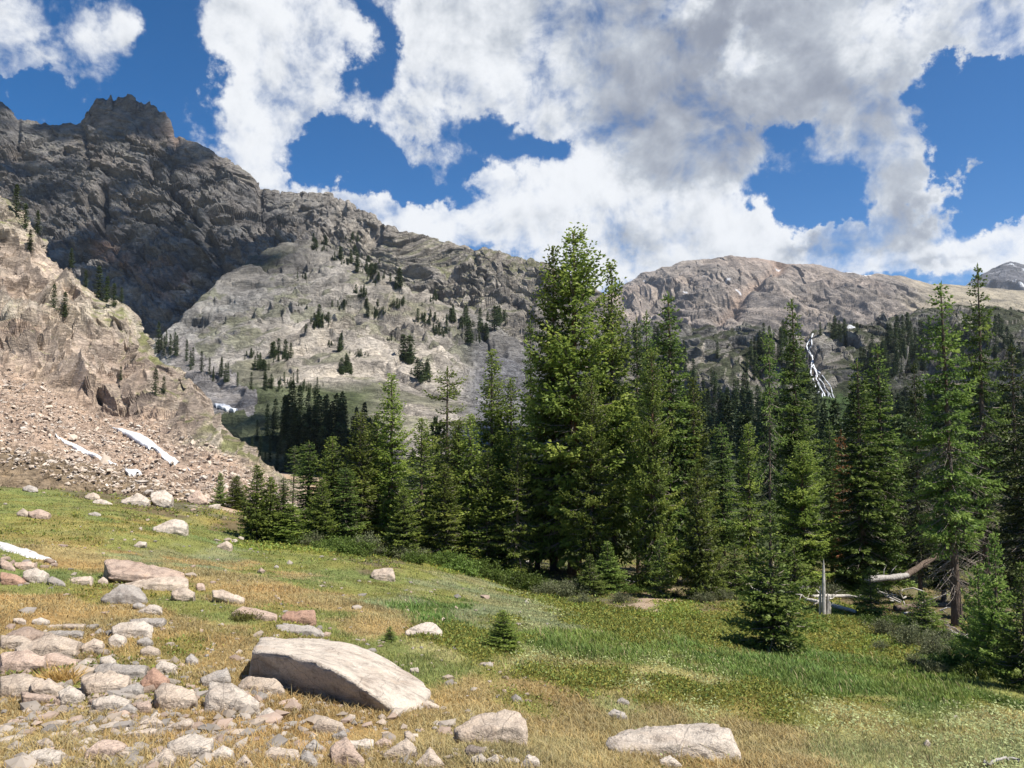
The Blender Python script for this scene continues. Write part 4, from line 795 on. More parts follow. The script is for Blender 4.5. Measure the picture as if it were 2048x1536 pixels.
# key, name, x of the foot, y of the foot, y of the tip, half width (pixels of the photograph), distance (0: where the foot meets the ground), lean, label
NEAR = [
 ('spruce_broad','spruce_tree',1150,1148,462,122,0,0,'huge bushy spruce towering over the middle of the forest edge'),
 ('spruce_slim','spruce_tree',1108,1140,500,62,28.5,0,'spruce with a thin tip pressed against the left side of the huge bushy spruce'),
 ('spruce_slim','spruce_tree',1228,1150,532,58,28.5,0,'spruce with a pointed dark tip pressed against the right side of the huge bushy spruce'),
 ('spruce_broad','spruce_tree',1185,1160,760,62,26,0,'lower bushy spruce skirting the right foot of the huge spruce'),
 ('fir_column','fir_tree',1062,1150,640,26,31,0,'narrow brownish fir just left of the huge bushy spruce'),
 ('fir_column','fir_tree',1277,1160,638,30,30,0,'slim dark spire fir, first spire right of the huge spruce'),
 ('fir_column','fir_tree',1297,1160,624,30,31,0,'slim fir tip between the first right spire and the tallest spire'),
 ('fir_spire','fir_tree',1345,1165,585,72,27,0,'tallest sharp spire fir right of the huge spruce, its tip against the bare mountain'),
 ('spruce_broad','spruce_tree',1308,1172,700,58,25,0,'wide green spruce below the tallest sharp spire'),
 ('spruce_young','fir_tree',1398,1200,930,46,0,0,'medium blue green fir standing at the meadow edge before the spire firs'),
 ('spruce_slim','spruce_tree',1392,1180,760,48,27,0,'green spruce filling the right flank below the tallest spire'),
 ('fir_column','fir_tree',1446,1110,846,36,36,0,'small yellow green pointed fir in the gap right of the spire firs'),
 ('half_bare','fir_tree',1540,1130,664,22,26,0,'thin half bare fir with a crooked grey trunk and tufts at its top'),
 ('spruce_ragged','spruce_tree',1500,1120,850,42,29,0,'bushy spruce low behind the thin half bare fir'),
 ('fir_spire','fir_tree',1598,1150,600,56,29,0,'tall slender fir left of the waterfall'),
 ('spruce_broad','fir_tree',1608,1165,885,66,26,0,'broad dense fir in front of the tall slender fir by the waterfall'),
 ('fir_column','fir_tree',1664,1130,842,24,31,0,'narrow fir right below the waterfall'),
 ('dying_fir','fir_tree',1688,1140,862,22,30,0,'dying fir with rust orange needles'),
 ('fir_spire','fir_tree',1728,1190,720,66,26,0,'full dense fir with two tips, the left tip right of the waterfall'),
 ('fir_spire','fir_tree',1768,1200,690,64,27,0,'fir rising just behind the dense fir right of the waterfall'),
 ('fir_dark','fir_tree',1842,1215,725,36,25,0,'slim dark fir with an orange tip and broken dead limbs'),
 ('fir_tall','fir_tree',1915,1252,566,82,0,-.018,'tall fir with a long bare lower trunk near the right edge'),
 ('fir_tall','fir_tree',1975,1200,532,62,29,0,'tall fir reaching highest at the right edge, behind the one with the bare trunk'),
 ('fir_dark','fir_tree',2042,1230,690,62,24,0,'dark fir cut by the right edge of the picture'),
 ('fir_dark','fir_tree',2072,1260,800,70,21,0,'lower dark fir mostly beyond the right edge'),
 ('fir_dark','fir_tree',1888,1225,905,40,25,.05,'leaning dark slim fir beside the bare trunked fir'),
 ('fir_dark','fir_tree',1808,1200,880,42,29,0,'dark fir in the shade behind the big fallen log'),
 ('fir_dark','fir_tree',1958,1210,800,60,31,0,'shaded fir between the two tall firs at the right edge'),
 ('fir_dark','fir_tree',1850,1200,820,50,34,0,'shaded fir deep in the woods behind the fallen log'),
 ('fir_young','fir_tree',1545,1304,1008,80,0,0,'bright green young fir standing alone in front of the forest'),
 ('fir_young','fir_tree',1998,1352,1072,54,0,0,'bright young fir in the lower right corner of the forest edge'),
 ('fir_sapling','fir_tree',1962,1340,1135,40,0,0,'smaller fir sapling left of the bright young fir at the lower right'),
 ('fir_young','fir_tree',2052,1380,1130,62,0,0,'young fir at the very right edge above the grass'),
 ('fir_young','fir_tree',1700,1185,1098,46,0,0,'rounded bushy young fir right of the broken white stump'),
 ('fir_sapling','fir_tree',1590,1195,1080,34,0,0,'small fir left of the broken white stump'),
 ('fir_sapling','fir_tree',1742,1230,1140,30,0,0,'fir sapling by the big pale fallen log'),
 ('fir_sapling','fir_tree',1320,1195,1085,26,0,0,'slim fir sapling by the fallen grey branches'),
 ('fir_young','fir_tree',1215,1182,1085,44,0,0,'light green young fir at the foot of the huge spruce'),
 ('fir_young','fir_tree',1180,1192,1110,36,0,0,'low bright young fir left of the light green one below the huge spruce'),
 ('fir_sapling','fir_tree',1470,1190,1090,34,0,0,'fir sapling between the blue green fir and the lone young fir'),
 ('fir_sapling','fir_tree',1440,1185,1105,28,24,0,'small fir just behind the blue green fir'),
 ('fir_sapling','fir_tree',1850,1270,1185,34,0,0,'small fir among the shrubs before the leaning trunk'),
 ('spruce_young','spruce_tree',1006,1306,1222,38,0,0,'tiny bushy spruce alone in the open meadow'),
 ('fir_sapling','fir_tree',780,1283,1254,13,0,0,'knee high conifer seedling left of the grey meadow boulder'),
 # the screen of spruces in the middle and to the left
 ('spruce_slim','spruce_tree',1022,1128,760,46,31,0,'spruce with a narrow tip against the grey talus, nearest left of the brownish fir'),
 ('spruce_slim','spruce_tree',984,1125,706,50,31,0,'tall pointed spruce before the grey talus'),
 ('spruce_ragged','spruce_tree',940,1125,830,52,28,0,'dense green spruce left of the tall pointed one'),
 ('umbel_pine','pine_tree',893,1115,738,44,33,0,'open pine with flat yellowish tufts'),
 ('spruce_slim','spruce_tree',915,1120,845,46,29.5,0,'shorter spruce right below the open pine'),
 ('spruce_ragged','spruce_tree',842,1118,838,50,27.5,0,'yellow green spruce left of the open pine'),
 ('spruce_slim','spruce_tree',780,1105,752,48,29,0,'tallest spruce of the left half, before the pale slabs'),
 ('spruce_slim','spruce_tree',752,1100,826,40,30,0,'spruce with a brownish top left of the tallest spruce of the left half'),
 ('spruce_slim','spruce_tree',718,1098,828,46,28.5,0,'full spruce two trees left of the tallest spruce of the left half'),
 ('spruce_young','spruce_tree',806,1122,980,44,26.5,0,'low young spruce before the tallest spruce of the left half'),
 ('fir_column','fir_tree',868,1120,900,34,31,0,'dark narrow fir behind the yellow green spruce'),
 ('spruce_slim','spruce_tree',662,1092,876,42,29,0,'spruce with a fine tip above the dark distant grove'),
 ('fir_column','fir_tree',690,1094,935,34,27.5,0,'mid height fir between the fine tipped spruce and the full spruce'),
 ('fir_column','fir_tree',616,1088,882,34,29,0,'slim fir at the left of the spruce screen'),
 ('spruce_young','fir_tree',642,1088,960,36,27,0,'low bushy fir in front of the slim fir at the left'),
 ('half_bare','fir_tree',584,1082,892,16,30,0,'thin sparse fir with a bare stem at the left end of the spruces'),
 ('spruce_young','spruce_tree',512,1080,932,36,0,0,'dark spruce second from the left in the small group by the meadow'),
 ('spruce_young','spruce_tree',540,1082,956,36,0,0,'dark spruce in the middle of the small group by the meadow'),
 ('fir_column','fir_tree',566,1080,954,22,27,0,'slender fir at the back of the small group by the meadow'),
 ('spruce_young','spruce_tree',578,1084,1008,42,0,0,'low wide spruce at the right of the small group by the meadow'),
 ('spruce_young','spruce_tree',472,1018,952,26,0,0,'small round spruce on the edge of the talus'),
 ('fir_sapling','fir_tree',440,1012,948,13,0,0,'thin little fir beside the small round spruce on the talus edge'),
 ('fir_sapling','fir_tree',416,1000,962,14,0,0,'short fir between the pale boulders on the talus edge'),
 ('fir_sapling','fir_tree',291,990,944,13,0,0,'single little fir among the boulders below the long snow strip'),
 ('spruce_slim','spruce_tree',975,1130,900,44,27.5,0,'green spruce in front of the tall pointed one'),
 ('spruce_ragged','spruce_tree',1035,1140,880,46,27,0,'ragged spruce in the shade left of the huge spruce'),
 ('spruce_slim','spruce_tree',890,1120,930,40,27,0,'shorter spruce before the open pine'),
 ('fir_column','fir_tree',1010,1132,935,34,29,0,'dark fir between the ragged and the green spruce'),
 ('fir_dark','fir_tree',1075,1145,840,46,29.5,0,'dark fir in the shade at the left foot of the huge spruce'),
]
def build_near_trees():
    g = np.random.default_rng(5)
    for key, name, px, py, top, hw, Y, lean, label in NEAR:
        if Y: 
            d = P(px, py, Y); base = np.array([d[0], Y, float(ground_z(d[0], Y))])
        else: base = at(px, py)
        tip = P(px, top, base[1]); H = tip[2] - base[2]
        place_tree(key, name, label, base, H, hw / F * base[1] * 1.0, g.uniform(0, 6.28), 'conifers along the forest edge', lean)
build_near_trees()
# ------------------------------------------------------------------ rocks
def stone_material():
    m = Mat('granite'); p = m.objco(); oi = m.n('ShaderNodeObjectInfo')
    n1 = m.noise(p, 2.2, 8, .62, .5); n2 = m.noise(p, 9, 7, .66); n3 = m.noise(p, 70, 3, .7); v = m.voro(p, 55)
    c = m.mix(1.0, oi.outputs['Color'], m.ramp(n1, [(.25, (.72, .66, .62)), (.5, (1, 1, 1)), (.78, (1.16, 1.15, 1.12))]), 'MULTIPLY')
    c = m.mix(1.0, c, m.ramp(n2, [(.28, (.50, .48, .47)), (.5, (1, 1, 1)), (.8, (1.24, 1.2, 1.14))]), 'MULTIPLY')
    c = m.mix(1.0, c, m.ramp(n3, [(.3, (.72, .72, .73)), (.5, (1, 1, 1)), (.72, (1.2, 1.19, 1.17))]), 'MULTIPLY')
    lich = m.noise(p, 5.5, 6, .7, .3); c = m.mix(m.rng(lich, .62, .74, 0, .55), c, (.10, .098, .088, 1))
    ck = m.voro(m.stretch(m.mix(.12, p, m.noise(p, 3, 4, .6, color=True)), (1, .6, 1.6), (.3, .5, .2)), 2.6, 'DISTANCE_TO_EDGE'); c = m.mix(m.rng(ck, 0, .012, .45, 0), c, (.05, .043, .038, 1))
    rust = m.noise(p, 3.1, 5, .6, .8); c = m.mix(m.rng(rust, .58, .75, 0, .4), c, (.40, .24, .13, 1))
    h = m.math('ADD', m.math('MULTIPLY', n2, .8), m.math('ADD', m.math('MULTIPLY', n3, .22), m.math('MULTIPLY', m.noise(m.stretch(p, (1, 1, 3)), 5, 8, .7, .8), .8)))
    return m.surf(c, .9, m.bump(h, .75, .06), .2)
M_STONE = stone_material()
TONES = {'pink': (.425,.325,.26), 'tan': (.435,.36,.288), 'white': (.47,.41,.345), 'grey': (.335,.302,.268), 'red': (.37,.235,.17), 'dark': (.22,.18,.15)}
_ico = {}
def ico(sub):
    if sub not in _ico:
        b = bmesh.new(); bmesh.ops.create_icosphere(b, subdivisions=sub, radius=1.0); b.verts.ensure_lookup_table()
        _ico[sub] = (np.array([v.co[:] for v in b.verts]), np.array([[v.index for v in f.verts] for f in b.faces])); b.free()
    return _ico[sub]
def from_planes(nrm, off_, sub, k=22.0):
    u, f = ico(sub); d = np.maximum(u @ nrm.T, 0) / off_[None]
    r = (d ** k).sum(1) ** (-1.0 / k); return u * r[:, None], f
def hull_planes(pts):
    b = bmesh.new()
    for p in pts: b.verts.new(p)
    bmesh.ops.convex_hull(b, input=list(b.verts)); b.normal_update()
    n = []; o = []
    for f in b.faces:
        nn = np.array(f.normal[:]); c = np.array(f.verts[0].co[:]); d = float(nn @ c)
        if d < 0: nn, d = -nn, -d
        if d > 1e-4: n.append(nn); o.append(d)
    b.free(); return np.array(n), np.array(o)
def hull_rock(pts, sub, seed, rough=.05, k=110.0, weather=1.0):
    """A solid weathered rock filling the hull of a set of 3-D points. Returns vertices round its own base centre."""
    pts = np.asarray(pts, float); lo, hi = pts.min(0), pts.max(0); c = (lo + hi) / 2; s = np.maximum((hi - lo) / 2, 1e-3)
    q = (pts - c) / s; cc = q.mean(0) * .5; n, o = hull_planes(q - cc)
    v, f = from_planes(n, o, sub, k); v = (v + cc) * s; sz = float(np.cbrt(s.prod()))
    nn = unit(v / s ** 2)
    w = v / sz + seed * 3.7
    h1, _, e1 = facets(w * 1.5, seed, 1.0, 70); h2, _, e2 = facets(w * 4.2, seed + 3, 1.0, 45)
    d = rough * sz * weather * (h1 * 1.0 + h2 * .42 + fbm(w * 2.2, 4, seed=seed) * .5 + fbm(w * 9, 3, seed=seed + 9) * .16)
    v = v + nn * d[:, None]
    base = np.array([c[0], c[1], lo[2]]); return v + c - base, f, base
def put_rock(name, label, pts, tone, sub=4, seed=1, rough=.06, k=110.0, group='boulders lying in the meadow', cat='rock'):
    v, f, base = hull_rock(pts, sub, seed, rough, k)
    o = link(name, new_mesh(name, v, None, f, None, True), M_STONE, None, base); o.color = tuple(np.array(TONES[tone]) * (.9 + .2 * ((seed * 37) % 10) / 10)) + (1,)
    return tag(o, label, cat, group)
def outline_rock(name, label, poly, tone, seed, sub=4, depth=.75, group='boulders lying in the meadow', rough=.06, front=.45, k=110.0, steep=.55):
    a = np.asarray(poly, float); by = a[:, 1].max(); bx = float(a[a[:, 1] > by - .3 * (by - a[:, 1].min()) - 1, 0].mean())
    g = at(bx, by - 1); Y0 = g[1]; pts = []
    hh = (by - a[:, 1]) / F * Y0; wid = np.ptp(a[:, 0]) / F * Y0
    k_ = steep * 2.2
    for (px, py), h in zip(a, hh):
        m_ = P(px, py, Y0 + k_ * h); pts.append(m_)
        lo = m_.copy(); lo[2] = min(float(ground_z(m_[0], m_[1])) - .06 - .12 * h, m_[2] - .02); pts.append(lo)
        fx = bx + (px - bx) * .93; fy = by - (by - py) * front; pts.append(P(fx, fy, Y0 + .10 * h))
    top = pts[0]; c = np.mean(pts, 0)
    for (px, py), h in zip(a[a[:, 1] < np.median(a[:, 1]) + .5], hh[a[:, 1] < np.median(a[:, 1]) + .5]):
        b = P(px, py, Y0 + k_ * h); e = b + np.array([0, depth * wid * .55, -.30 * h - .02]); e[0] += (c[0] - e[0]) * .25; pts.append(e)
        e2 = e.copy(); e2[2] = float(ground_z(e[0], e[1])) - .15; pts.append(e2)
    o = put_rock(name, label, pts, tone, sub, seed, rough, k, group)
    o.location.z += .022 + .04 * hh.max()
    return o
def Z(n, pts):
    ox, oy, s = {1: (0, 1000, .349), 2: (450, 1000, .349), 3: (900, 1000, .349), 4: (1350, 1000, .349), 5: (0, 350, .4557)}[n]
    return [(ox + x * s, oy + y * s) for x, y in pts]
ROCKS = [ # view, tone, label, outline
 (1,'white','white humped boulder arching over a dark gap, alone on the upper meadow',[(872,165),(990,118),(1050,120),(1075,150),(1055,186),(960,182),(880,195)]),
 (1,'tan','small pointed tan boulder on the meadow right of the white humped boulder',[(1240,270),(1300,238),(1330,262),(1315,283),(1250,280)]),
 (1,'pink','long low pinkish slab, longest rock of the left meadow',[(595,350),(720,360),(860,405),(1000,430),(1080,470),(1085,500),(980,505),(850,470),(740,440),(610,410)]),
 (1,'tan','flat slab tucked against the front of the long pinkish slab',[(710,490),(900,450),(1060,460),(1080,500),(960,525),(800,515)]),
 (1,'grey','grey pyramid shaped rock in front of the long pinkish slab',[(575,575),(700,490),(760,500),(840,575),(800,600),(600,595)]),
 (1,'tan','blocky rock just right of the grey pyramid shaped rock',[(980,525),(1070,515),(1110,540),(1060,585),(1030,580)]),
 (1,'tan','narrow rock lying in grass right of the long pinkish slab, pointing at the forest',[(1215,530),(1270,525),(1400,575),(1400,600),(1330,590)]),
 (1,'pink','small upright stone at the end of the long pinkish slab',[(1125,485),(1165,485),(1178,520),(1135,525)]),
 (1,'pink','long pinkish rock behind a round green shrub',[(1325,660),(1385,620),(1590,670),(1590,692),(1480,690),(1340,685)]),
 (1,'red','reddish brown block behind the great slab boulder',[(1610,680),(1640,650),(1800,642),(1812,690),(1790,718),(1690,715)]),
 (1,'grey','flat grey rock just behind the great slab boulder',[(1580,730),(1700,735),(1770,730),(1860,775),(1800,790),(1700,775)]),
 (1,'white','rounded white rock in the pile at the left edge below the snow strip',[(130,420),(200,400),(262,425),(258,460),(200,480),(140,455)]),
 (1,'grey','angular grey rock right of the rounded white rock near the left edge',[(270,455),(300,448),(378,490),(340,500)]),
 (1,'tan','square pale rock left of the long pinkish slab',[(405,465),(430,450),(520,445),(525,485),(420,492)]),
 (1,'tan','small pointed stone between the square pale rock and the pyramid shaped rock',[(560,470),(590,445),(620,475),(600,490)]),
 (1,'pink','slanting pink rock cut by the left edge below the snow strip',[(0,340),(40,360),(90,405),(70,412),(0,385)]),
 (1,'pink','low pink rock right under the snow strip near the left edge',[(80,370),(160,358),(195,370),(160,405),(110,400)]),
 (1,'red','dark red rock cut by the left edge',[(0,420),(90,440),(138,480),(60,490),(0,480)]),
 (1,'pink','pink two part rock on the upper left meadow',[(160,70),(220,58),(278,80),(275,110),(190,112)]),
 (1,'tan','small tan rock touching the left of the pink two part rock',[(95,80),(130,52),(160,75),(150,100)]),
 (1,'grey','flat grey stone on the green upper left meadow',[(505,80),(540,72),(580,85),(560,97)]),
 (1,'white','slim white stone in the green below the white humped boulder',[(765,265),(800,240),(838,248),(790,272)]),
 (1,'white','flat pale rock below the grey pyramid shaped rock',[(785,650),(860,610),(910,620),(930,655),(850,658)]),
 (1,'grey','round grey stone touching the flat pale rock below the pyramid shaped rock',[(760,610),(790,595),(828,610),(815,632)]),
 (1,'white','large smooth rounded boulder at the top of the left stone field',[(645,745),(700,715),(820,705),(870,735),(870,790),(720,795),(660,775)]),
 (1,'grey','thin flat rock behind the large smooth rounded boulder',[(740,695),(940,690),(925,730),(870,735)]),
 (1,'tan','small low stone in dry grass near the left edge above the stone field',[(75,690),(120,685),(150,705),(130,718)]),
 (1,'white','small rounded pale stone second from the left edge above the stone field',[(180,700),(230,685),(275,700),(265,720),(200,720)]),
 (1,'tan','thin sharp edged flagstone lying above the stone field',[(265,730),(480,724),(480,744),(270,744)]),
 (1,'grey','dark edged flagstone just below the thin flagstone',[(275,765),(460,760),(475,785),(400,795)]),
 (1,'white','pale wedge stone in front of the large smooth rounded boulder',[(620,810),(660,775),(715,800),(700,840),(640,850)]),
 (1,'grey','small grey stone under the right end of the large smooth rounded boulder',[(780,820),(840,795),(870,820),(850,845)]),
 (1,'tan','egg shaped stone in the grass below the large smooth rounded boulder',[(800,870),(850,848),(910,870),(905,905),(840,905)]),
 (1,'tan','crumbling rock beside the big heap in the left stone field',[(465,850),(540,805),(590,830),(560,870),(480,880)]),
 (1,'tan','big sloping rock at the back of the left heap',[(85,860),(270,780),(440,830),(430,910),(330,900),(180,880)]),
 (1,'tan','wide flat rock at the left edge behind the heap',[(0,790),(130,790),(180,830),(60,860),(0,850)]),
 (1,'pink','broad smooth rock at the left edge in the heap',[(0,890),(150,880),(260,920),(160,980),(0,1000)]),
 (1,'pink','grey pink rock roofing the tuft of straw',[(150,940),(290,890),(440,945),(400,965),(200,970)]),
 (1,'tan','broad block at the left edge below the tuft of straw',[(0,1030),(130,1010),(250,1050),(180,1110),(100,1145),(0,1140)]),
 (1,'pink','long narrow pink stone below the tuft of straw',[(120,1120),(330,1150),(320,1170),(125,1160)]),
 (1,'tan','rock directly in front of the tuft of straw',[(175,1080),(280,1045),(345,1100),(320,1140),(200,1120)]),
 (1,'white','pale rounded rock right below the tuft of straw',[(335,1120),(400,1085),(470,1130),(440,1170),(350,1180)]),
 (1,'grey','long grey block right of the tuft of straw',[(535,990),(570,955),(720,965),(835,965),(825,1025),(700,1040),(560,1010)]),
 (1,'tan','broad tan slab with a dark underside in the middle of the stone field',[(465,1030),(620,1000),(740,1030),(690,1100),(520,1130),(480,1085)]),
 (1,'red','pink triangular rock with a dark front in the stone field',[(805,1060),(875,975),(960,1045),(930,1100),(820,1105)]),
 (1,'white','pale half buried rock right of the long grey block',[(890,965),(930,935),(1010,965),(1000,1010),(920,1010)]),
 (1,'grey','small upright grey stone in dry grass left of the great slab boulder',[(1060,920),(1095,895),(1140,940),(1120,955),(1080,955)]),
 (1,'grey','grey layered stone beside the big white block',[(1145,1040),(1300,975),(1325,1050),(1170,1075)]),
 (1,'white','big white block in the grass left of the great slab boulder',[(1165,1220),(1200,1065),(1330,1080),(1490,1185),(1360,1215),(1180,1228)]),
 (1,'tan','tan block against the left foot of the great slab boulder',[(1360,1080),(1420,1025),(1580,1050),(1635,1110),(1580,1130),(1420,1130)]),
 (1,'tan','wide low rock left of the big white block',[(885,1120),(940,1070),(1110,1110),(1130,1150),(1010,1210),(940,1210)]),
 (1,'white','flat pale rock at the bottom of the stone field',[(525,1170),(640,1140),(740,1170),(720,1210),(620,1218)]),
 (1,'pink','little square pink stone under the stone field',[(780,1180),(850,1170),(868,1205),(800,1225)]),
 (1,'grey','small slanted stone left of the little square pink stone',[(680,1225),(740,1185),(780,1215),(740,1235)]),
 (1,'grey','leaning slab under the pink triangular rock',[(690,1100),(790,1065),(815,1100),(740,1150)]),
 (1,'white','small white rock right of the heap',[(570,920),(630,905),(665,940),(620,968)]),
 (1,'tan','round topped stone in the dry grass below the stone field',[(790,1305),(870,1262),(930,1295),(920,1315)]),
 (1,'tan','long low stone right of the round topped stone',[(940,1325),(1080,1272),(1105,1295),(1000,1330)]),
 (1,'white','small broken white stone below the big white block',[(1490,1240),(1540,1205),(1598,1260),(1560,1280)]),
 (1,'tan','peaked tan rock in front of the great slab boulder',[(1785,1320),(1850,1255),(1960,1300),(1985,1345),(1850,1345)]),
 (1,'pink','pinkish rock with a dark face near the bottom left',[(485,1470),(560,1410),(660,1400),(720,1430),(560,1475),(500,1500)]),
 (1,'white','large pale rock cut by the bottom edge at the left',[(100,1530),(180,1465),(280,1455),(355,1480),(330,1540),(100,1545)]),
 (1,'tan','low tan stone in dry grass near the bottom left corner',[(205,1410),(260,1385),(310,1420),(280,1440)]),
 (1,'tan','flat tan stone right of the pinkish rock with a dark face',[(620,1475),(700,1445),(745,1470),(700,1495)]),
 (1,'tan','slanting rock cut by the bottom edge beside the broken rock',[(840,1545),(950,1450),(1000,1500),(960,1545)]),
 (1,'white','broad broken rock near the bottom edge, right of the slanting rock',[(955,1420),(1100,1370),(1215,1400),(1180,1480),(1000,1505)]),
 (1,'white','rounded white stone right of the broad broken rock',[(1195,1490),(1280,1430),(1335,1470),(1300,1505)]),
 (1,'tan','tan triangular rock cut by the bottom edge below the rounded white stone',[(1340,1545),(1400,1480),(1450,1545)]),
 (1,'tan','lumpy tan rock between the rounded white stone and the tall pink rock',[(1510,1480),(1550,1440),(1710,1460),(1720,1505),(1580,1518)]),
 (1,'grey','narrow grey rock cut by the bottom edge left of the tall pink rock',[(1720,1490),(1760,1455),(1820,1520),(1790,1545),(1730,1545)]),
 (1,'tan','thin flat stone behind the broad broken rock',[(700,1365),(860,1330),(900,1340),(730,1370)]),
 (1,'grey','thin grey flake leaning in grass behind the tall pink rock',[(1730,1450),(1800,1395),(1850,1440),(1770,1462)]),
 (2,'tan','brown boulder with a dark front, alone in the middle of the meadow',[(835,430),(850,405),(960,393),(975,440),(960,465),(870,467)]),
 (2,'white','grey white domed boulder in the meadow behind the great slab boulder',[(1030,765),(1120,720),(1190,715),(1245,765),(1240,800),(1150,785)]),
 (2,'tan','big light boulder with a grey end, right of the great slab boulder',[(1320,1340),(1420,1270),(1600,1230),(1690,1240),(1730,1310),(1735,1400),(1640,1395),(1550,1395),(1380,1405)]),
 (2,'pink','tall pink pointed rock cut by the bottom edge',[(600,1450),(690,1385),(800,1520),(800,1545),(620,1545)]),
 (2,'white','flat white rock behind the tall pink pointed rock',[(690,1400),(850,1400),(855,1450),(730,1445)]),
 (2,'pink','small pink stone right of the flat white rock',[(860,1410),(905,1385),(955,1405),(930,1432)]),
 (2,'tan','peaked stone right of the small pink stone',[(905,1480),(1040,1390),(1100,1440),(1000,1492)]),
 (2,'tan','small knobby stone above the peaked stone',[(1030,1350),(1055,1345),(1095,1390),(1075,1408)]),
 (2,'tan','triangular tan rock cut by the bottom edge at the middle',[(1085,1545),(1175,1440),(1260,1545)]),
 (2,'dark','small dark sided stone below the big light boulder',[(1375,1450),(1400,1425),(1485,1445),(1450,1480),(1400,1480)]),
 (2,'white','small white stone under the dark sided stone',[(1410,1500),(1470,1480),(1500,1510),(1450,1528)]),
 (2,'white','tiny white stone right of the small white stone',[(1500,1510),(1560,1480),(1570,1520),(1520,1528)]),
 (2,'white','round pale rock cut by the bottom edge below the big light boulder',[(1690,1545),(1740,1482),(1800,1510),(1805,1545)]),
 (2,'grey','low grey stone in front of the peaked tan rock',[(615,1370),(680,1340),(700,1365),(640,1382)]),
 (2,'tan','low stone at the right tip of the great slab boulder',[(1120,1190),(1160,1165),(1230,1200),(1180,1208)]),
 (2,'white','small white stone behind the right end of the great slab boulder',[(1060,978),(1105,972),(1112,995),(1080,998)]),
 (3,'white','long white rock with a dark crack at the bottom right',[(890,1418),(1000,1400),(1200,1345),(1300,1340),(1500,1345),(1610,1330),(1650,1420),(1675,1480),(1520,1480),(1400,1495),(1170,1470),(1010,1480)]),
 (3,'grey','small grey stone in dry grass above the long white rock',[(955,1165),(985,1145),(1028,1170),(1000,1182)]),
 (3,'grey','half buried flat stone left above the long white rock',[(905,1235),(940,1215),(1000,1235),(1020,1265),(930,1248)]),
 (3,'white','pale rock cut by the bottom edge below the long white rock',[(1200,1510),(1260,1485),(1330,1540),(1210,1545)]),
 (4,'white','small white stone alone in the pale grass at the lower right',[(1428,1405),(1448,1382),(1465,1410),(1442,1418)]),
 (4,'white','tiny white stone by the bright young fir at the lower right',[(1598,1252),(1615,1243),(1630,1256),(1612,1260)]),
 (5,'pink','big brown boulder at the foot of the talus on the left',[(30,1340),(60,1270),(140,1225),(200,1250),(250,1320),(245,1370),(180,1378),(100,1355)]),
 (5,'white','wide white rock on the talus edge, left of the blocky one',[(530,1430),(610,1405),(655,1430),(640,1452),(560,1452)]),
 (5,'white','blocky white rock on the talus edge',[(660,1400),(720,1385),(755,1410),(740,1460),(680,1445)]),
 (5,'pink','pinkish rock on the talus edge left of the round little spruce',[(820,1420),(870,1385),(910,1430),(880,1447),(830,1442)]),
 (5,'pink','rock in the pile above the big brown boulder, cut by the left edge',[(0,1180),(60,1130),(100,1150),(80,1200),(20,1212)]),
 (5,'tan','tilted rock in the pile above the big brown boulder',[(100,1180),(150,1160),(220,1195),(180,1218)]),
 (5,'grey','grey rock directly above the big brown boulder',[(20,1215),(80,1195),(130,1225),(100,1250),(30,1242)]),
 (5,'pink','rock right above the big brown boulder on the talus',[(210,1210),(270,1195),(285,1240),(230,1247)]),
 (5,'tan','flat pale rock right of the big brown boulder',[(210,1270),(270,1255),(300,1280),(270,1297)]),
 (5,'white','small white rock on bare soil right of the big brown boulder',[(345,1330),(370,1315),(405,1330),(390,1342)]),
 (5,'tan','tan stone left of the wide white rock on the talus edge',[(370,1410),(410,1395),(440,1415),(410,1430)]),
 (5,'tan','large block on the lower talus under the end of the long snow strip',[(890,1300),(920,1280),(965,1295),(950,1335),(905,1332)]),
 (5,'grey','low stone in front of the big brown boulder',[(100,1375),(130,1362),(168,1385),(140,1397)]),
 (5,'white','flat white stone before the wide white rock on the talus edge',[(405,1435),(440,1425),(495,1446),(440,1450)]),
 (5,'white','small white rock above the blocky white rock',[(590,1345),(610,1330),(625,1350),(605,1356)]),
]
def build_rocks():
    for i, (z, tone, label, pts) in enumerate(ROCKS):
        poly = Z(z, pts); w = np.ptp(np.array(poly)[:, 0])
        sub = 5 if w > 40 else 4 if w > 16 else 3
        o = outline_rock('boulder' if w > 60 else 'rock', label, poly, tone, i + 11, sub, depth=.7 if w < 60 else .55, rough=.075)
    # the great slab: a lit top sloping to the right over an overhanging dark front
    s0 = at(640, 1392)[1] / 6.0
    A = [(503,1303,6.05),(520,1274,7.15),(640,1277,7.65),(705,1287,7.6),(785,1322,7.2),(850,1366,6.7),(861,1384,6.35),(846,1408,5.85),(792,1421,5.55),(560,1306,5.88),(625,1322,5.70),(680,1345,5.60),(740,1385,5.52),
         (497,1368,6.42),(560,1382,6.36),(650,1402,6.14),(715,1414,5.92),(770,1421,5.68)]
    pts = [P(a, b, Y * s0) for a, b, Y in A]
    for a, b, Y in A[-5:] + [A[7], A[6], A[5]]:
        q = P(a, b, Y * s0 + .12); q[2] -= .35; pts.append(q)
    put_rock('boulder', 'great tilted slab boulder with a sunlit top and dark overhanging front', pts, 'white', 6, 4, .028, 170.0)
build_rocks()
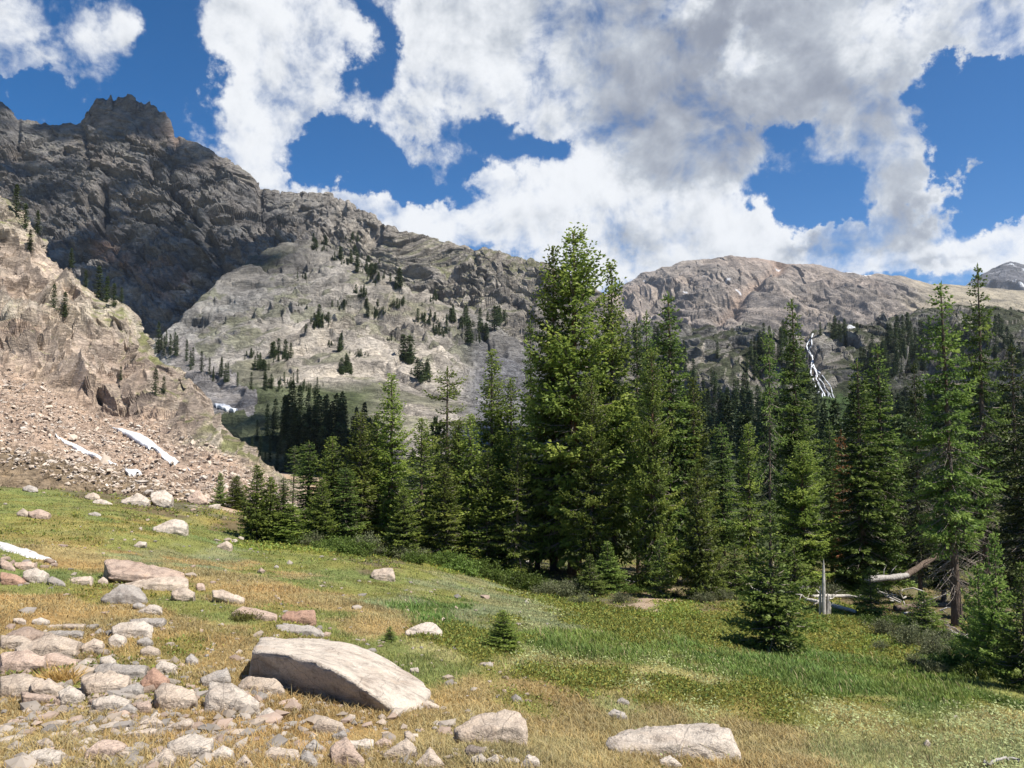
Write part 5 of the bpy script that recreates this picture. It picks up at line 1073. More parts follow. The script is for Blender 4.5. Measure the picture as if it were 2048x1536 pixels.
def build_scatter():
    g = np.random.default_rng(23)
    protos = []
    for i in range(12):
        n = unit(g.normal(0, 1, (30, 3))); o = g.uniform(.66, 1.0, 30); n[0] = (0, 0, 1); o[0] = g.uniform(.45, .8)
        v, f = from_planes(n, o, 3, 50); v = v * np.array([1.0, g.uniform(.6, .95), g.uniform(.4, .75)])
        h, _, _ = facets(v * 1.8 + i * 5, i, 1.0, 30); v = v + unit(v) * (h * .08 + fbm(v * 4 + i, 3, seed=i) * .05)[:, None]
        me = new_mesh('stone', v, None, f, None, True); me.materials.append(M_STONE); protos.append(me)
    # clusters of small stones: px, py, spread x, spread y, count, size in pixels, label, tones
    CL = [(90,1300,110,42,34,26,'small stone wedged among the larger rocks of the left stone field',('tan','pink','grey')),
          (230,1370,140,44,44,22,'small stone wedged among the larger rocks of the left stone field',('tan','pink','white')),
          (120,1420,140,30,16,22,'low stone half sunk in the dry grass under the left stone field',('tan','grey','pink')),
          (330,1490,200,30,22,20,'flat stone half sunk in the dry grass near the bottom left',('tan','white','grey')),
          (700,1510,150,20,16,18,'stone half sunk in the dry grass near the bottom middle',('tan','pink','white')),
          (560,1440,90,32,16,10,'small loose stone in the dry grass before the great slab boulder',('tan','white','grey')),
          (640,1500,120,24,24,12,'small loose stone in the dry grass along the bottom edge',('tan','pink','white')),
          (970,1518,50,14,12,9,'small loose stone in the dry grass along the bottom edge',('white','dark','tan')),
          (290,1440,120,24,10,12,'small loose stone in the dry grass below the left stone field',('tan','grey')),
          (150,1165,130,26,12,10,'small stone in dry grass around the grey pyramid shaped rock',('tan','grey','white')),
          (60,1130,60,16,10,13,'small stone in the pile by the left edge below the snow strip',('tan','pink','grey')),
          (250,1045,170,28,14,7,'tiny pale stone on the green upper left meadow',('white','tan')),
          (800,1195,110,20,12,6,'tiny pale stone near the brown meadow boulder',('white','grey')),
          (480,1083,60,6,8,11,'pale stone in the short grass before the small spruce group',('white','tan')),
          (180,960,130,26,24,11,'rock strewn over the bare soil at the foot of the talus',('tan','pink','white')),
          (400,1000,80,16,16,11,'rock strewn over the bare soil at the foot of the talus',('tan','pink','white')),
          (60,895,60,22,14,16,'rock piled above the big brown boulder on the left',('tan','pink','grey'))]
    for cx, cy, sx, sy, n, size, label, tones in CL:
        for i in range(n):
            px = float(np.clip(cx + g.normal(0, sx * .6), -20, 2060)); py = cy + g.normal(0, sy * .6); q = at(px, min(py, 1540)); s = size / 2 / F * q[1] * math.exp(g.normal(0, .38))
            o = link('stone', protos[g.integers(12)]); o.location = (q[0], q[1], q[2] + s * .25); o.scale = (s, s, s); o.rotation_euler = (g.normal(0, .25), g.normal(0, .25), g.uniform(0, 6.28))
            o.color = tuple(np.array(TONES[tones[g.integers(len(tones))]]) * g.uniform(.85, 1.12)) + (1,)
            tag(o, label, 'stone', label.replace('small ', '').replace('tiny ', '').replace('stone', 'stones', 1).replace('rock', 'rocks', 1) if 'stone' in label else 'rocks at the foot of the talus')
    # loose rock of the talus fan: one mass
    bag = Bag(); v, X, Yp = LAND['cliff']; u0, f0 = ico(1)
    tl = np.interp(X, [a for a, b in TALUS_LINE], [b for a, b in TALUS_LINE]); bot = np.interp(X, [-300, 0, 130, 300, 400, 640], [915, 915, 950, 990, 1010, 1040])
    snow = np.zeros(len(X), bool)
    for pl_ in SNOW_ON_TALUS: snow |= in_poly(X, Yp, Z(5, pl_))
    ok = np.nonzero((Yp > tl + 2) & (Yp < bot + 12) & (X > -250) & ~snow)[0]; pick = g.choice(ok, 18000)
    for i in pick:
        s = math.exp(g.normal(-2.6, .5)); n = unit(g.normal(0, 1, (9, 3))); d = np.maximum(u0 @ n.T, 0) / g.uniform(.6, 1, 9)[None]; r = (d ** 14).sum(1) ** (-1 / 14)
        w = u0 * np.minimum(r, 1.6)[:, None] * s * np.array([1.2, .9, .6]); a = g.uniform(0, 6.28); w = np.stack([w[:, 0] * math.cos(a) - w[:, 1] * math.sin(a), w[:, 0] * math.sin(a) + w[:, 1] * math.cos(a), w[:, 2] + w[:, 0] * g.normal(0, .3)], 1)
        cc = np.array([(.43,.355,.285), (.49,.41,.33), (.37,.30,.24), (.45,.40,.345)][g.integers(4)]) * g.uniform(.75, 1.15)
        bag.add(w + v[i] + g.normal(0, .12, 3), None, f0, col=np.repeat(cc[None], len(w), 0))
    m = Mat('scree_stone'); c = m.mix(1.0, m.attr('col'), m.ramp(m.noise(m.pos(), 3, 6, .6), [(.3, (.8, .8, .8)), (.7, (1.15, 1.12, 1.1))]), 'MULTIPLY')
    tag(link('scree', bag.mesh('scree'), m.surf(c, .95)), 'loose broken rock covering the sunlit talus fan', None, None, 'stuff')
    # small rubble and chips in the foreground grass: one mass
    bag = Bag()
    for i in range(1700):
        if i < 1100: px, py = g.normal(330, 260), g.normal(1440, 75)
        else: px, py = g.uniform(0, 1100), g.uniform(1080, 1536)
        if not (-40 < px < 1500 and 1060 < py < 1545): continue
        q = at(px, py); s = math.exp(g.normal(-4.1, .45)) * (1 + q[1] / 18); n = unit(g.normal(0, 1, (9, 3))); d = np.maximum(u0 @ n.T, 0) / g.uniform(.6, 1, 9)[None]; r = (d ** 14).sum(1) ** (-1 / 14)
        w = u0 * np.minimum(r, 1.6)[:, None] * s * np.array([1.2, .9, .65]); a = g.uniform(0, 6.28); w = np.stack([w[:, 0] * math.cos(a) - w[:, 1] * math.sin(a), w[:, 0] * math.sin(a) + w[:, 1] * math.cos(a), w[:, 2]], 1)
        cc = np.array([TONES['tan'], TONES['pink'], TONES['grey'], TONES['white']][g.integers(4)]) * g.uniform(.5, .8)
        bag.add(w + q + np.array([0, 0, s * .2]), None, f0, col=np.repeat(cc[None], len(w), 0))
    tag(link('gravel', bag.mesh('gravel'), m.m), 'stone chips and gravel scattered in the foreground grass', None, None, 'stuff')
build_scatter()

# ------------------------------------------------------------------ old snow
def build_snow():
    m = Mat('old_snow'); n = m.noise(m.pos(), 3, 6, .6)
    M_SNOW = m.surf(m.ramp(n, [(.3, (.55, .555, .555)), (.7, (.76, .77, .79))]), .6, m.bump(n, .5, .15), .3)
    m = Mat('dirty_snow'); n = m.noise(m.pos(), 6, 7, .7); M_DIRTY = m.surf(m.ramp(n, [(.3, (.36, .34, .32)), (.65, (.60, .59, .575))]), .7, m.bump(n, .6, .08), .3)
    SN = [('cliff','long snow strip running down the talus',Z(5,[(470,1100),(540,1105),(640,1140),(700,1190),(800,1260),(850,1305),(800,1295),(700,1238),(600,1175),(515,1118)])),
          ('cliff','thin broken snow strip left of the long one',Z(5,[(230,1120),(290,1165),(370,1195),(450,1240),(520,1268),(480,1270),(390,1232),(275,1182)])),
          ('cliff','small snow remnant at the foot of the talus',Z(5,[(545,1298),(600,1298),(628,1312),(600,1326),(560,1318)])),
          ('slabs','flat shaded snow patch behind the cliff, the upper one',Z(5,[(935,1005),(1000,1018),(1045,1030),(1020,1044),(950,1024)])),
          ('slabs','shaded snow patch sloping down beside the talus edge, the lower one',Z(5,[(1003,1153),(1050,1172),(1110,1212),(1132,1242),(1080,1230),(1020,1194)])),
          ('ground','dirty white snow strip at the left edge of the meadow',[(-30,1078),(0,1084),(50,1098),(112,1121),(112,1126),(60,1116),(0,1100),(-30,1092)])]
    for key, label, poly in SN:
        a = np.array(poly); nx, ny = 90, 40; gx = np.linspace(a[:, 0].min() - 1, a[:, 0].max() + 1, nx); gy = np.linspace(a[:, 1].min() - 1, a[:, 1].max() + 1, ny); GX, GY = np.meshgrid(gx, gy)
        wx = GX + vnoise(np.stack([GX / 9, GY / 9], -1), 3) * 3; wy = GY + vnoise(np.stack([GX / 9, GY / 9], -1), 8) * 1.6
        ins = in_poly(wx, wy, a); pts = np.zeros((ny, nx, 3)); 
        for j in range(ny):
            for i in range(nx):
                if not ins[max(0, j - 1):j + 2, max(0, i - 1):i + 2].any(): continue
                pts[j, i] = at(GX[j, i], GY[j, i]) if key == 'ground' else on_land(key, GX[j, i], GY[j, i])
        # smooth the bed and give the snow a rounded thickness
        hs = pts[..., 1] > 0
        for _ in range(0 if key == 'ground' else 12):
            a_ = np.zeros_like(pts); c_ = np.zeros(hs.shape)
            for sh in ((0, 0), (0, 1), (0, -1), (1, 0), (-1, 0)):
                mk = np.roll(hs, sh, (0, 1)); a_ += np.roll(pts, sh, (0, 1)) * mk[..., None]; c_ += mk
            pts = np.where(hs[..., None], a_ / np.maximum(c_, 1)[..., None], 0)
        d = ins.astype(float)
        for _ in range(5): d = (d + np.roll(d, 1, 0) + np.roll(d, -1, 0) + np.roll(d, 1, 1) + np.roll(d, -1, 1)) / 5 * ins
        Yd = pts[..., 1]; has = Yd > 0
        th = .05 if key == 'ground' else .16 if key == 'cliff' else .7
        pts[..., 2] += np.where(has, -.02 + d * th * 1.3, 0); pts[..., 1] -= d * th * (.2 if key == 'ground' else .9)
        ok = ins[:-1, :-1] & has[:-1, :-1] & has[1:, :-1] & has[:-1, 1:] & has[1:, 1:]
        q = grid_quads(nx, ny)[ok.ravel()]
        if not len(q): continue
        used = np.unique(q); re = np.full(nx * ny, -1); re[used] = np.arange(len(used)); v = pts.reshape(-1, 3)[used]; c = v.mean(0)
        if key == 'ground': M_S = M_DIRTY
        else: M_S = M_SNOW
        o = link('snow_patch', new_mesh('snow_patch', v - c, re[q], None, None, True), M_S, None, c)
        tag(o, label, 'snow patch', 'snow patches left from winter')
build_snow()
# ------------------------------------------------------------------ grass, heath and herbs
def grass_material():
    m = Mat('grass_blades'); return m.leaf(m.attr('col'), .35, .6, .2)
M_GRASS = grass_material()
def build_grass():
    g = np.random.default_rng(31)
    def spots(n, r0, r1, a0=-41, a1=41):
        az = np.radians(g.uniform(a0, a1, n)); r = np.exp(g.uniform(math.log(r0), math.log(r1), n)); x = np.sin(az) * r; y = np.cos(az) * r
        return x, y, ground_z(x, y), r
    x, y, z, r = spots(95000, 3.0, 40)
    w = cover(x, y, z); keep = g.random(len(x)) < (1 - .85 * w[:, SOIL] - .95 * w[:, DIRT]); x, y, z, r, w = x[keep], y[keep], z[keep], r[keep], w[keep]
    nb = 9; n = len(x); X = np.repeat(x, nb); Y = np.repeat(y, nb); Rr = np.repeat(r, nb); Wt = np.repeat(w, nb, 0)
    sp = .030 + .004 * Rr; X = X + g.normal(0, 1, len(X)) * sp; Y = Y + g.normal(0, 1, len(Y)) * sp; Zz = ground_z(X, Y) - .01
    hgt = Wt @ np.array([.030, .022, .024, .050, .022, .026, .02, .015, .030, .024]) * np.exp(g.normal(0, .35, len(X))) * (1 + .016 * Rr) * (1 + .5 * np.repeat(fbm(np.stack([x, y], -1) * 1.3, 2, seed=71), nb))
    wd = (.0009 + .00042 * Rr) * g.uniform(.7, 1.3, len(X)) * (1 + .5 * Wt[:, LUSH])
    a = g.uniform(0, 6.28, len(X)); lean = g.uniform(.15, .95, len(X)) * (.75 + .7 * Wt[:, GOLD]); dx, dy = np.cos(a), np.sin(a)
    lx = dx * lean * hgt - .12 * hgt; ly = dy * lean * hgt + .10 * hgt        # combed a little by the wind
    fa = g.uniform(0, 6.28, len(X)); wx, wy = np.cos(fa) * wd, np.sin(fa) * wd
    b0 = np.stack([X - wx, Y - wy, Zz], 1); b1 = np.stack([X + wx, Y + wy, Zz], 1)
    m0 = np.stack([X - wx * .7 + lx * .35, Y - wy * .7 + ly * .35, Zz + hgt * .62], 1); m1 = np.stack([X + wx * .7 + lx * .35, Y + wy * .7 + ly * .35, Zz + hgt * .62], 1)
    tp = np.stack([X + lx, Y + ly, Zz + hgt * .95], 1)
    N = len(X); v = np.stack([b0, b1, m1, m0, tp], 1).reshape(-1, 3); i = np.arange(N)[:, None] * 5
    q = i + np.array([[0, 1, 2, 3]]); t = i + np.array([[3, 2, 4]])
    col = ground_colour(X, Y, Zz, Wt); c2 = np.clip(col * g.uniform(.82, 1.36, N)[:, None] * (1 + (g.random(N)[:, None] - .5) * np.array([.2, 0, -.15])), .01, .7)
    straw = g.random(N) < .06 + .16 * Wt[:, GOLD] + .15 * Wt[:, PALE]; c2[straw] = np.array([.40, .33, .18]) * g.uniform(.7, 1.2, straw.sum())[:, None]
    cv = np.repeat(c2, 5, 0)
    tag(link('grass', new_mesh('grass', v, q, t, {'col': cv}), M_GRASS), 'grass of the meadow, dry gold in the foreground and green beyond', None, None, 'stuff')
    # leafy mats of low heath, and the broad herbs at the lower right
    x, y, z, r = spots(190000, 4.0, 40)
    w = cover(x, y, z); den = w[:, HEATH] * .55 + w[:, LIME] * .6 + w[:, OLIVE] * .08 + w[:, SOIL] * .10; keep = g.random(len(x)) < den * (.4 + .9 * (fbm(np.stack([x, y], -1) * 2.2, 3, seed=81) > -.1))
    x, y, z, r, w = x[keep], y[keep], z[keep], r[keep], w[keep]; k = 6
    X = np.repeat(x, k) + g.normal(0, .05, len(x) * k) * (1 + np.repeat(r, k) * .05); Y = np.repeat(y, k) + g.normal(0, .05, len(x) * k) * (1 + np.repeat(r, k) * .05); N = len(X); Rr = np.repeat(r, k)
    up = g.random(N) ** .6 * (.02 + .045 * np.repeat(w[:, HEATH] + w[:, LIME], k)); b = np.stack([X, Y, ground_z(X, Y) + up], 1)
    d = unit(g.normal(0, 1, (N, 3)) * np.array([1, 1, .6]) + UP * .6); L = (.005 + .0017 * Rr) * g.uniform(.7, 1.4, N)
    qd = kites(b, d, L * 1.6, L * .8, unit(np.cross(d, g.normal(0, 1, (N, 3)))))
    hc = np.where((np.repeat(w[:, LIME], k) > .35)[:, None], np.array([[.215, .255, .052]]), np.array([[.190, .205, .046]])) * g.uniform(.55, 1.5, N)[:, None] * (1 + (g.random(N)[:, None] - .5) * np.array([.5, 0, -.3]))
    tag(link('heath', new_mesh('heath', qd.reshape(-1, 3), np.arange(N * 4).reshape(N, 4), None, {'col': np.repeat(np.clip(hc, .008, .5), 4, 0)}), M_GRASS), 'low olive heath plants carpeting the hollow before the forest', None, None, 'stuff')
    x, y, z, r = spots(90000, 4.5, 24, 0, 41)
    w = cover(x, y, z); keep = g.random(len(x)) < (w[:, PALE] * .55 + w[:, GREEN] * .12 + w[:, GREY] * .15) * (fbm(np.stack([x, y], -1) * 1.1, 3, seed=91) > -.25)
    x, y, z, r = x[keep], y[keep], z[keep], r[keep]; N = len(x); b = np.stack([x, y, z + g.uniform(.02, .10, N)], 1); d = unit(g.normal(0, 1, (N, 3)) * np.array([1, 1, .35]) + UP * .25); L = (.006 + .0013 * r) * g.uniform(.7, 1.4, N)
    qd = kites(b, d, L * 1.6, L * .9, unit(np.cross(d, UP + g.normal(0, .4, (N, 3))))); hc = np.array([[.30, .33, .15]]) * g.uniform(.6, 1.5, N)[:, None]
    tag(link('meadow_herbs', new_mesh('meadow_herbs', qd.reshape(-1, 3), np.arange(N * 4).reshape(N, 4), None, {'col': np.repeat(hc, 4, 0)}), M_GRASS), 'pale leaved herbs sprinkled through the grass at the lower right', None, None, 'stuff')
build_grass()

# ------------------------------------------------------------------ shrubs
def bush(seed, Rr, H, leaf, n, col, name):
    g = np.random.default_rng(seed); st = Bag(); Q = []; T = []
    ns = 26
    for i in range(ns):
        a = g.uniform(0, 6.28); rr = Rr * g.uniform(.2, 1.0); h = H * g.uniform(.5, 1.0) * (1 - .45 * (rr / Rr) ** 2); s = np.linspace(0, 1, 6)
        p = np.stack([np.cos(a) * rr * s ** .8, np.sin(a) * rr * s ** .8, h * s ** 1.3], 1) + np.cumsum(g.normal(0, .02 * Rr, (6, 3)), 0) * s[:, None]
        st.add(*tube(p, np.linspace(.014, .003, 6) * Rr, 4, False))
        m = n // ns; t = g.uniform(.3, 1.05, m); b = np.stack([np.interp(t, s, p[:, k]) for k in range(3)], 1) + g.normal(0, .10 * Rr, (m, 3)); b[:, 2] = np.maximum(b[:, 2], .02)
        d = unit(g.normal(0, .8, (m, 3)) + UP * .35 + p[-1] / Rr * .5); L = leaf * g.uniform(.7, 1.4, m)
        Q.append(kites(b, d, L, L * .45, unit(np.cross(d, g.normal(0, 1, (m, 3)))))); T.append(.42 + .25 * (t - .6) + g.normal(0, .14, m) + g.normal(0, .08))
    q = np.concatenate(Q); c = crown_mesh('crown', q, np.concatenate(T)); c.materials.append(col); s_ = st.mesh('stems'); s_.materials.append(M_DEADTWIG); return c, s_
M_LEAFY = needle_material('shrub_leaves', (.040,.062,.014), (.095,.145,.026), (.190,.250,.055), .35)
M_GREYLEAF = needle_material('grey_shrub_leaves', (.060,.066,.036), (.125,.135,.065), (.220,.230,.120), .3)
M_OLIVELEAF = needle_material('olive_shrub_leaves', (.055,.055,.014), (.120,.118,.024), (.210,.200,.045), .3)
def build_bushes():
    g = np.random.default_rng(41)
    kinds = {'leafy': bush(1, .8, .55, .075, 4200, M_LEAFY, 'leafy'), 'grey': bush(2, .8, .75, .065, 3000, M_GREYLEAF, 'grey'), 'olive': bush(3, .6, .35, .05, 3000, M_OLIVELEAF, 'olive')}
    def put(kind, px, py, wpx, hk, label, group):
        q = at(px, py); s = wpx / F * q[1] / (.6 if kind == 'olive' else .8)
        r = empty('shrub', q - np.array([0, 0, .03])); r.scale = (s, s, s * hk); r.rotation_euler = (0, 0, g.uniform(0, 6.28)); tag(r, label, 'shrub', group)
        for n_, me in zip(('crown', 'stems'), kinds[kind]): link(n_, me, None, r)
    put('olive', 490, 1240, 34, 1.0, 'round olive shrub in front of the long pinkish rock', 'meadow shrubs')
    put('leafy', 622, 1376, 14, 1.3, 'tiny green shrub growing at the foot of the great slab boulder', 'meadow shrubs')
    put('olive', 40, 975, 22, 1.0, 'low shrub at the foot of the big brown boulder', 'meadow shrubs')
    for k in range(26):
        px = 610 + k * 22 + g.normal(0, 7); py = np.interp(px, [600, 700, 850, 950, 1050, 1150, 1230], [1092, 1101, 1124, 1148, 1176, 1206, 1220]) + g.normal(0, 4)
        put('leafy' if g.random() < .72 else 'grey', px, py, g.uniform(30, 48), g.uniform(.7, 1.0), 'low leafy shrub hugging the shaded foot of the spruces along the meadow', 'shrubs under the spruces')
    for px, py, w in ((1770,1268,40),(1822,1290,46),(1868,1312,44),(1905,1335,46),(1945,1352,40),(1800,1255,36),(1850,1270,40),(1890,1290,44),(1740,1250,30),(1920,1305,40),(1835,1330,30),(1870,1345,34),(1760,1300,26)):
        put('grey' if g.random() < .6 else 'leafy', px, py, w, g.uniform(.8, 1.1), 'dense grey green shrub on the slope below the tall fir with the bare trunk', 'shrubs below the bare trunked fir')
    for px, py, w in ((1960,1400,36),(2010,1410,40),(2045,1420,34),(1900,1372,26),(1650,1395,14),(1860,1385,20),(1990,1430,24),(1940,1385,22)):
        put('leafy', px, py, w, g.uniform(.5, .8), 'low bright green plant clump in the grass at the lower right', 'green clumps at the lower right')
    for px, py, w in ((1260,1185,30),(1290,1180,26),(1410,1205,28),(1445,1200,26),(1500,1205,28),(1660,1195,32),(1620,1190,28),(1560,1190,24),(1350,1195,22),(1720,1200,26),(1240,1205,26)):
        put('grey' if g.random() < .5 else 'leafy', px, py, w, g.uniform(.7, 1.1), 'straggling shrub among the fallen grey branches at the forest edge', 'shrubs among the fallen branches')
build_bushes()

# ------------------------------------------------------------------ dead wood
M_GREYWOOD = bark_material('grey_wood', (.16,.145,.13), (.42,.39,.36))
def build_deadwood():
    g = np.random.default_rng(51)
    def G(px, py, up=0.0, Y=None):
        q = at(px, py) if Y is None else np.array([P(px, py, Y)[0], Y, float(ground_z(P(px, py, Y)[0], Y))]); return q + np.array([0, 0, up])
    def log(label, pts, r0, r1, root=0, twigs=0, mat=M_DEADWOOD, name='fallen_log'):
        pts = np.array(pts); s = np.linspace(0, 1, len(pts)); t = np.linspace(0, 1, 18); p = np.stack([np.interp(t, s, pts[:, k]) for k in range(3)], 1) + np.cumsum(g.normal(0, .008, (18, 3)), 0)
        c = p[0].copy(); e = tag(empty(name, c), label, 'log', 'dead wood on the forest floor')
        b = Bag(); b.add(*tube(p - c, np.linspace(r0, r1, 18) * (1 + g.normal(0, .05, 18)), 10)); link('trunk', b.mesh('trunk', True), mat, e)
        d = unit(pts[1] - pts[0])
        for i in range(root):
            v = unit(g.normal(0, 1, 3) - d * .5); v -= d * (v @ d) * .6; L = g.uniform(.25, .6) * r0 / .1; q = np.stack([np.zeros(3), v * L * .5 + g.normal(0, .05, 3), v * L + g.normal(0, .12, 3) - d * .1])
            b = Bag(); b.add(*tube(q, np.array([.045, .03, .008]) * r0 / .1, 6)); link('root', b.mesh('root', True), mat, e)
        for i in range(twigs):
            k = g.integers(4, 17); v = unit(g.normal(0, 1, 3) + UP * .5); v -= d * (v @ d) * .7; L = g.uniform(.2, .55); q = np.stack([p[k] - c, p[k] - c + v * L * .5 + d * L * .15, p[k] - c + v * L * .8 + d * L * .5])
            b = Bag(); b.add(*tube(q, np.array([.014, .010, .004]), 5)); link('branch', b.mesh('branch'), mat, e)
        return e
    log('bleached fallen log with its root crown towards us, behind the lone young fir', [G(1613, 1190, .22), G(1680, 1185, .25), G(1742, 1180, .2)], .085, .05, 12, 16)
    log('second bleached log beside the root crown, lying lower', [G(1622, 1200, .12), G(1690, 1200, .15), G(1735, 1206, .1)], .07, .04, 0, 4)
    log('pale split log lying lowest in front of the root crown', [G(1612, 1206, .10), G(1650, 1216, .10), G(1712, 1232, .08)], .075, .05, 4, 3)
    log('big pale fallen trunk lying across the woods on the right', [G(1735, 1160, .85, 23), G(1770, 1160, .85, 23.5), G(1815, 1160, .95, 24)], .10, .09, 0, 9, M_GREYWOOD)
    log('dark fallen trunk rising to the right behind the bare trunked fir', [G(1806, 1160, .9, 24), G(1870, 1160, 1.5, 24.5), G(1935, 1150, 2.2, 25)], .10, .08, 0, 14, M_BARK)
    log('curved grey driftwood branch at the bottom right corner', [G(1968, 1540, .02), G(1992, 1530, .035), G(2020, 1526, .035), G(2042, 1534, .02)], .011, .008, 0, 0, M_GREYWOOD)
    log('thin dark log in the shade behind the shrubs', [G(1790, 1225, .25, 21.5), G(1860, 1225, .35, 22), G(1930, 1225, .3, 22.5)], .09, .06, 0, 12, M_BARK)
    # white splintered stump
    q = G(1646, 1168, 0, 20.5); e = tag(empty('tree_stump', q), 'tall white splintered stump standing left of the rounded young fir', 'stump', None); sc = q[1] / F
    for k, (dx, h, r) in enumerate(((0, (P(1646, 1110, 20.5)[2] - q[2]) / sc, .05), (8, 52, .05), (-5, 66, .035), (14, 36, .045))):
        b = Bag(); H = h * sc; hz = np.linspace(0, 1, 8); p = np.stack([dx * sc + .03 * hz, np.zeros(8) + .04 * k, hz * H - .1], 1); b.add(*tube(p, r * np.array([1.3, 1.1, 1, .92, .95, .8, .6, .08]), 7)); link('splinter', b.mesh('splinter'), M_GREYWOOD if k % 2 else M_DEADWOOD, e)
    # tangles of grey fallen branches
    spots = [(1290,1165,46,'tangle of fallen grey branches below the spire firs'),(1240,1140,30,'bare dead limbs hanging by the foot of the huge spruce'),(1488,1186,40,'bleached root tangle between the blue green fir and the lone young fir'),(1938,1278,32,'bleached branch pile at the foot of the bare trunked fir'),(1790,1205,50,'jumble of broken branches under the big pale fallen trunk'),(1060,1130,34,'grey dead sticks in the shade left of the huge spruce'),(1850,1240,46,'broken branches in the shade before the leaning fir'),(1160,1190,30,'dry twigs at the edge of the meadow below the huge spruce'),(700,1070,28,'grey dead twigs at the foot of the left spruces'),(1650,1212,34,'loose twigs scattered in front of the root crown'),(900,1105,26,'dead sticks below the yellow green spruce')]
    for px, py, w, label in spots:
        q = G(px, py); s = w * q[1] / F; e = tag(empty('branch_pile', q), label, 'branches', 'dead wood on the forest floor')
        for i in range(14):
            a = g.uniform(0, 6.28); o = g.normal(0, .45, 3) * s; o[2] = abs(o[2]) * .5; L = s * g.uniform(.5, 1.5); d = np.array([math.cos(a), math.sin(a) * .7, g.normal(0, .28)]); p = np.stack([o, o + d * L * .4 + g.normal(0, .06, 3) * L, o + d * L * .8 + g.normal(0, .1, 3) * L, o + d * L + g.normal(0, .15, 3) * L])
            b = Bag(); b.add(*tube(p, np.array([.030, .024, .016, .006]) * g.uniform(.5, 1.2), 5)); link('branch', b.mesh('branch'), M_DEADWOOD if g.random() < .7 else M_DEADTWIG, e)
    # the tuft of straw under the roofing rock
    q = at(118, 1368); Q = []; n = 420; a = g.uniform(0, 6.28, n); el = g.uniform(.1, 1.2, n); d = np.stack([np.cos(a) * np.cos(el), np.sin(a) * np.cos(el), np.sin(el)], 1); b = g.normal(0, .035, (n, 3)) * np.array([1.6, 1, .3]); b[:, 2] = np.abs(b[:, 2])
    qd = kites(b, d, g.uniform(.08, .2, n), np.full(n, .006), unit(np.cross(d, g.normal(0, 1, (n, 3)))))
    m = Mat('straw'); M_STRAW = m.leaf(m.attr('col'), .25)
    o = link('grass_tuft', new_mesh('grass_tuft', qd.reshape(-1, 3), np.arange(n * 4).reshape(n, 4), None, {'col': np.repeat(np.array([[.50, .33, .12]]) * g.uniform(.6, 1.3, n)[:, None], 4, 0)}), M_STRAW, None, q)
    tag(o, 'rusty yellow tuft of straw among the rocks of the left stone field', 'grass tuft')
build_deadwood()

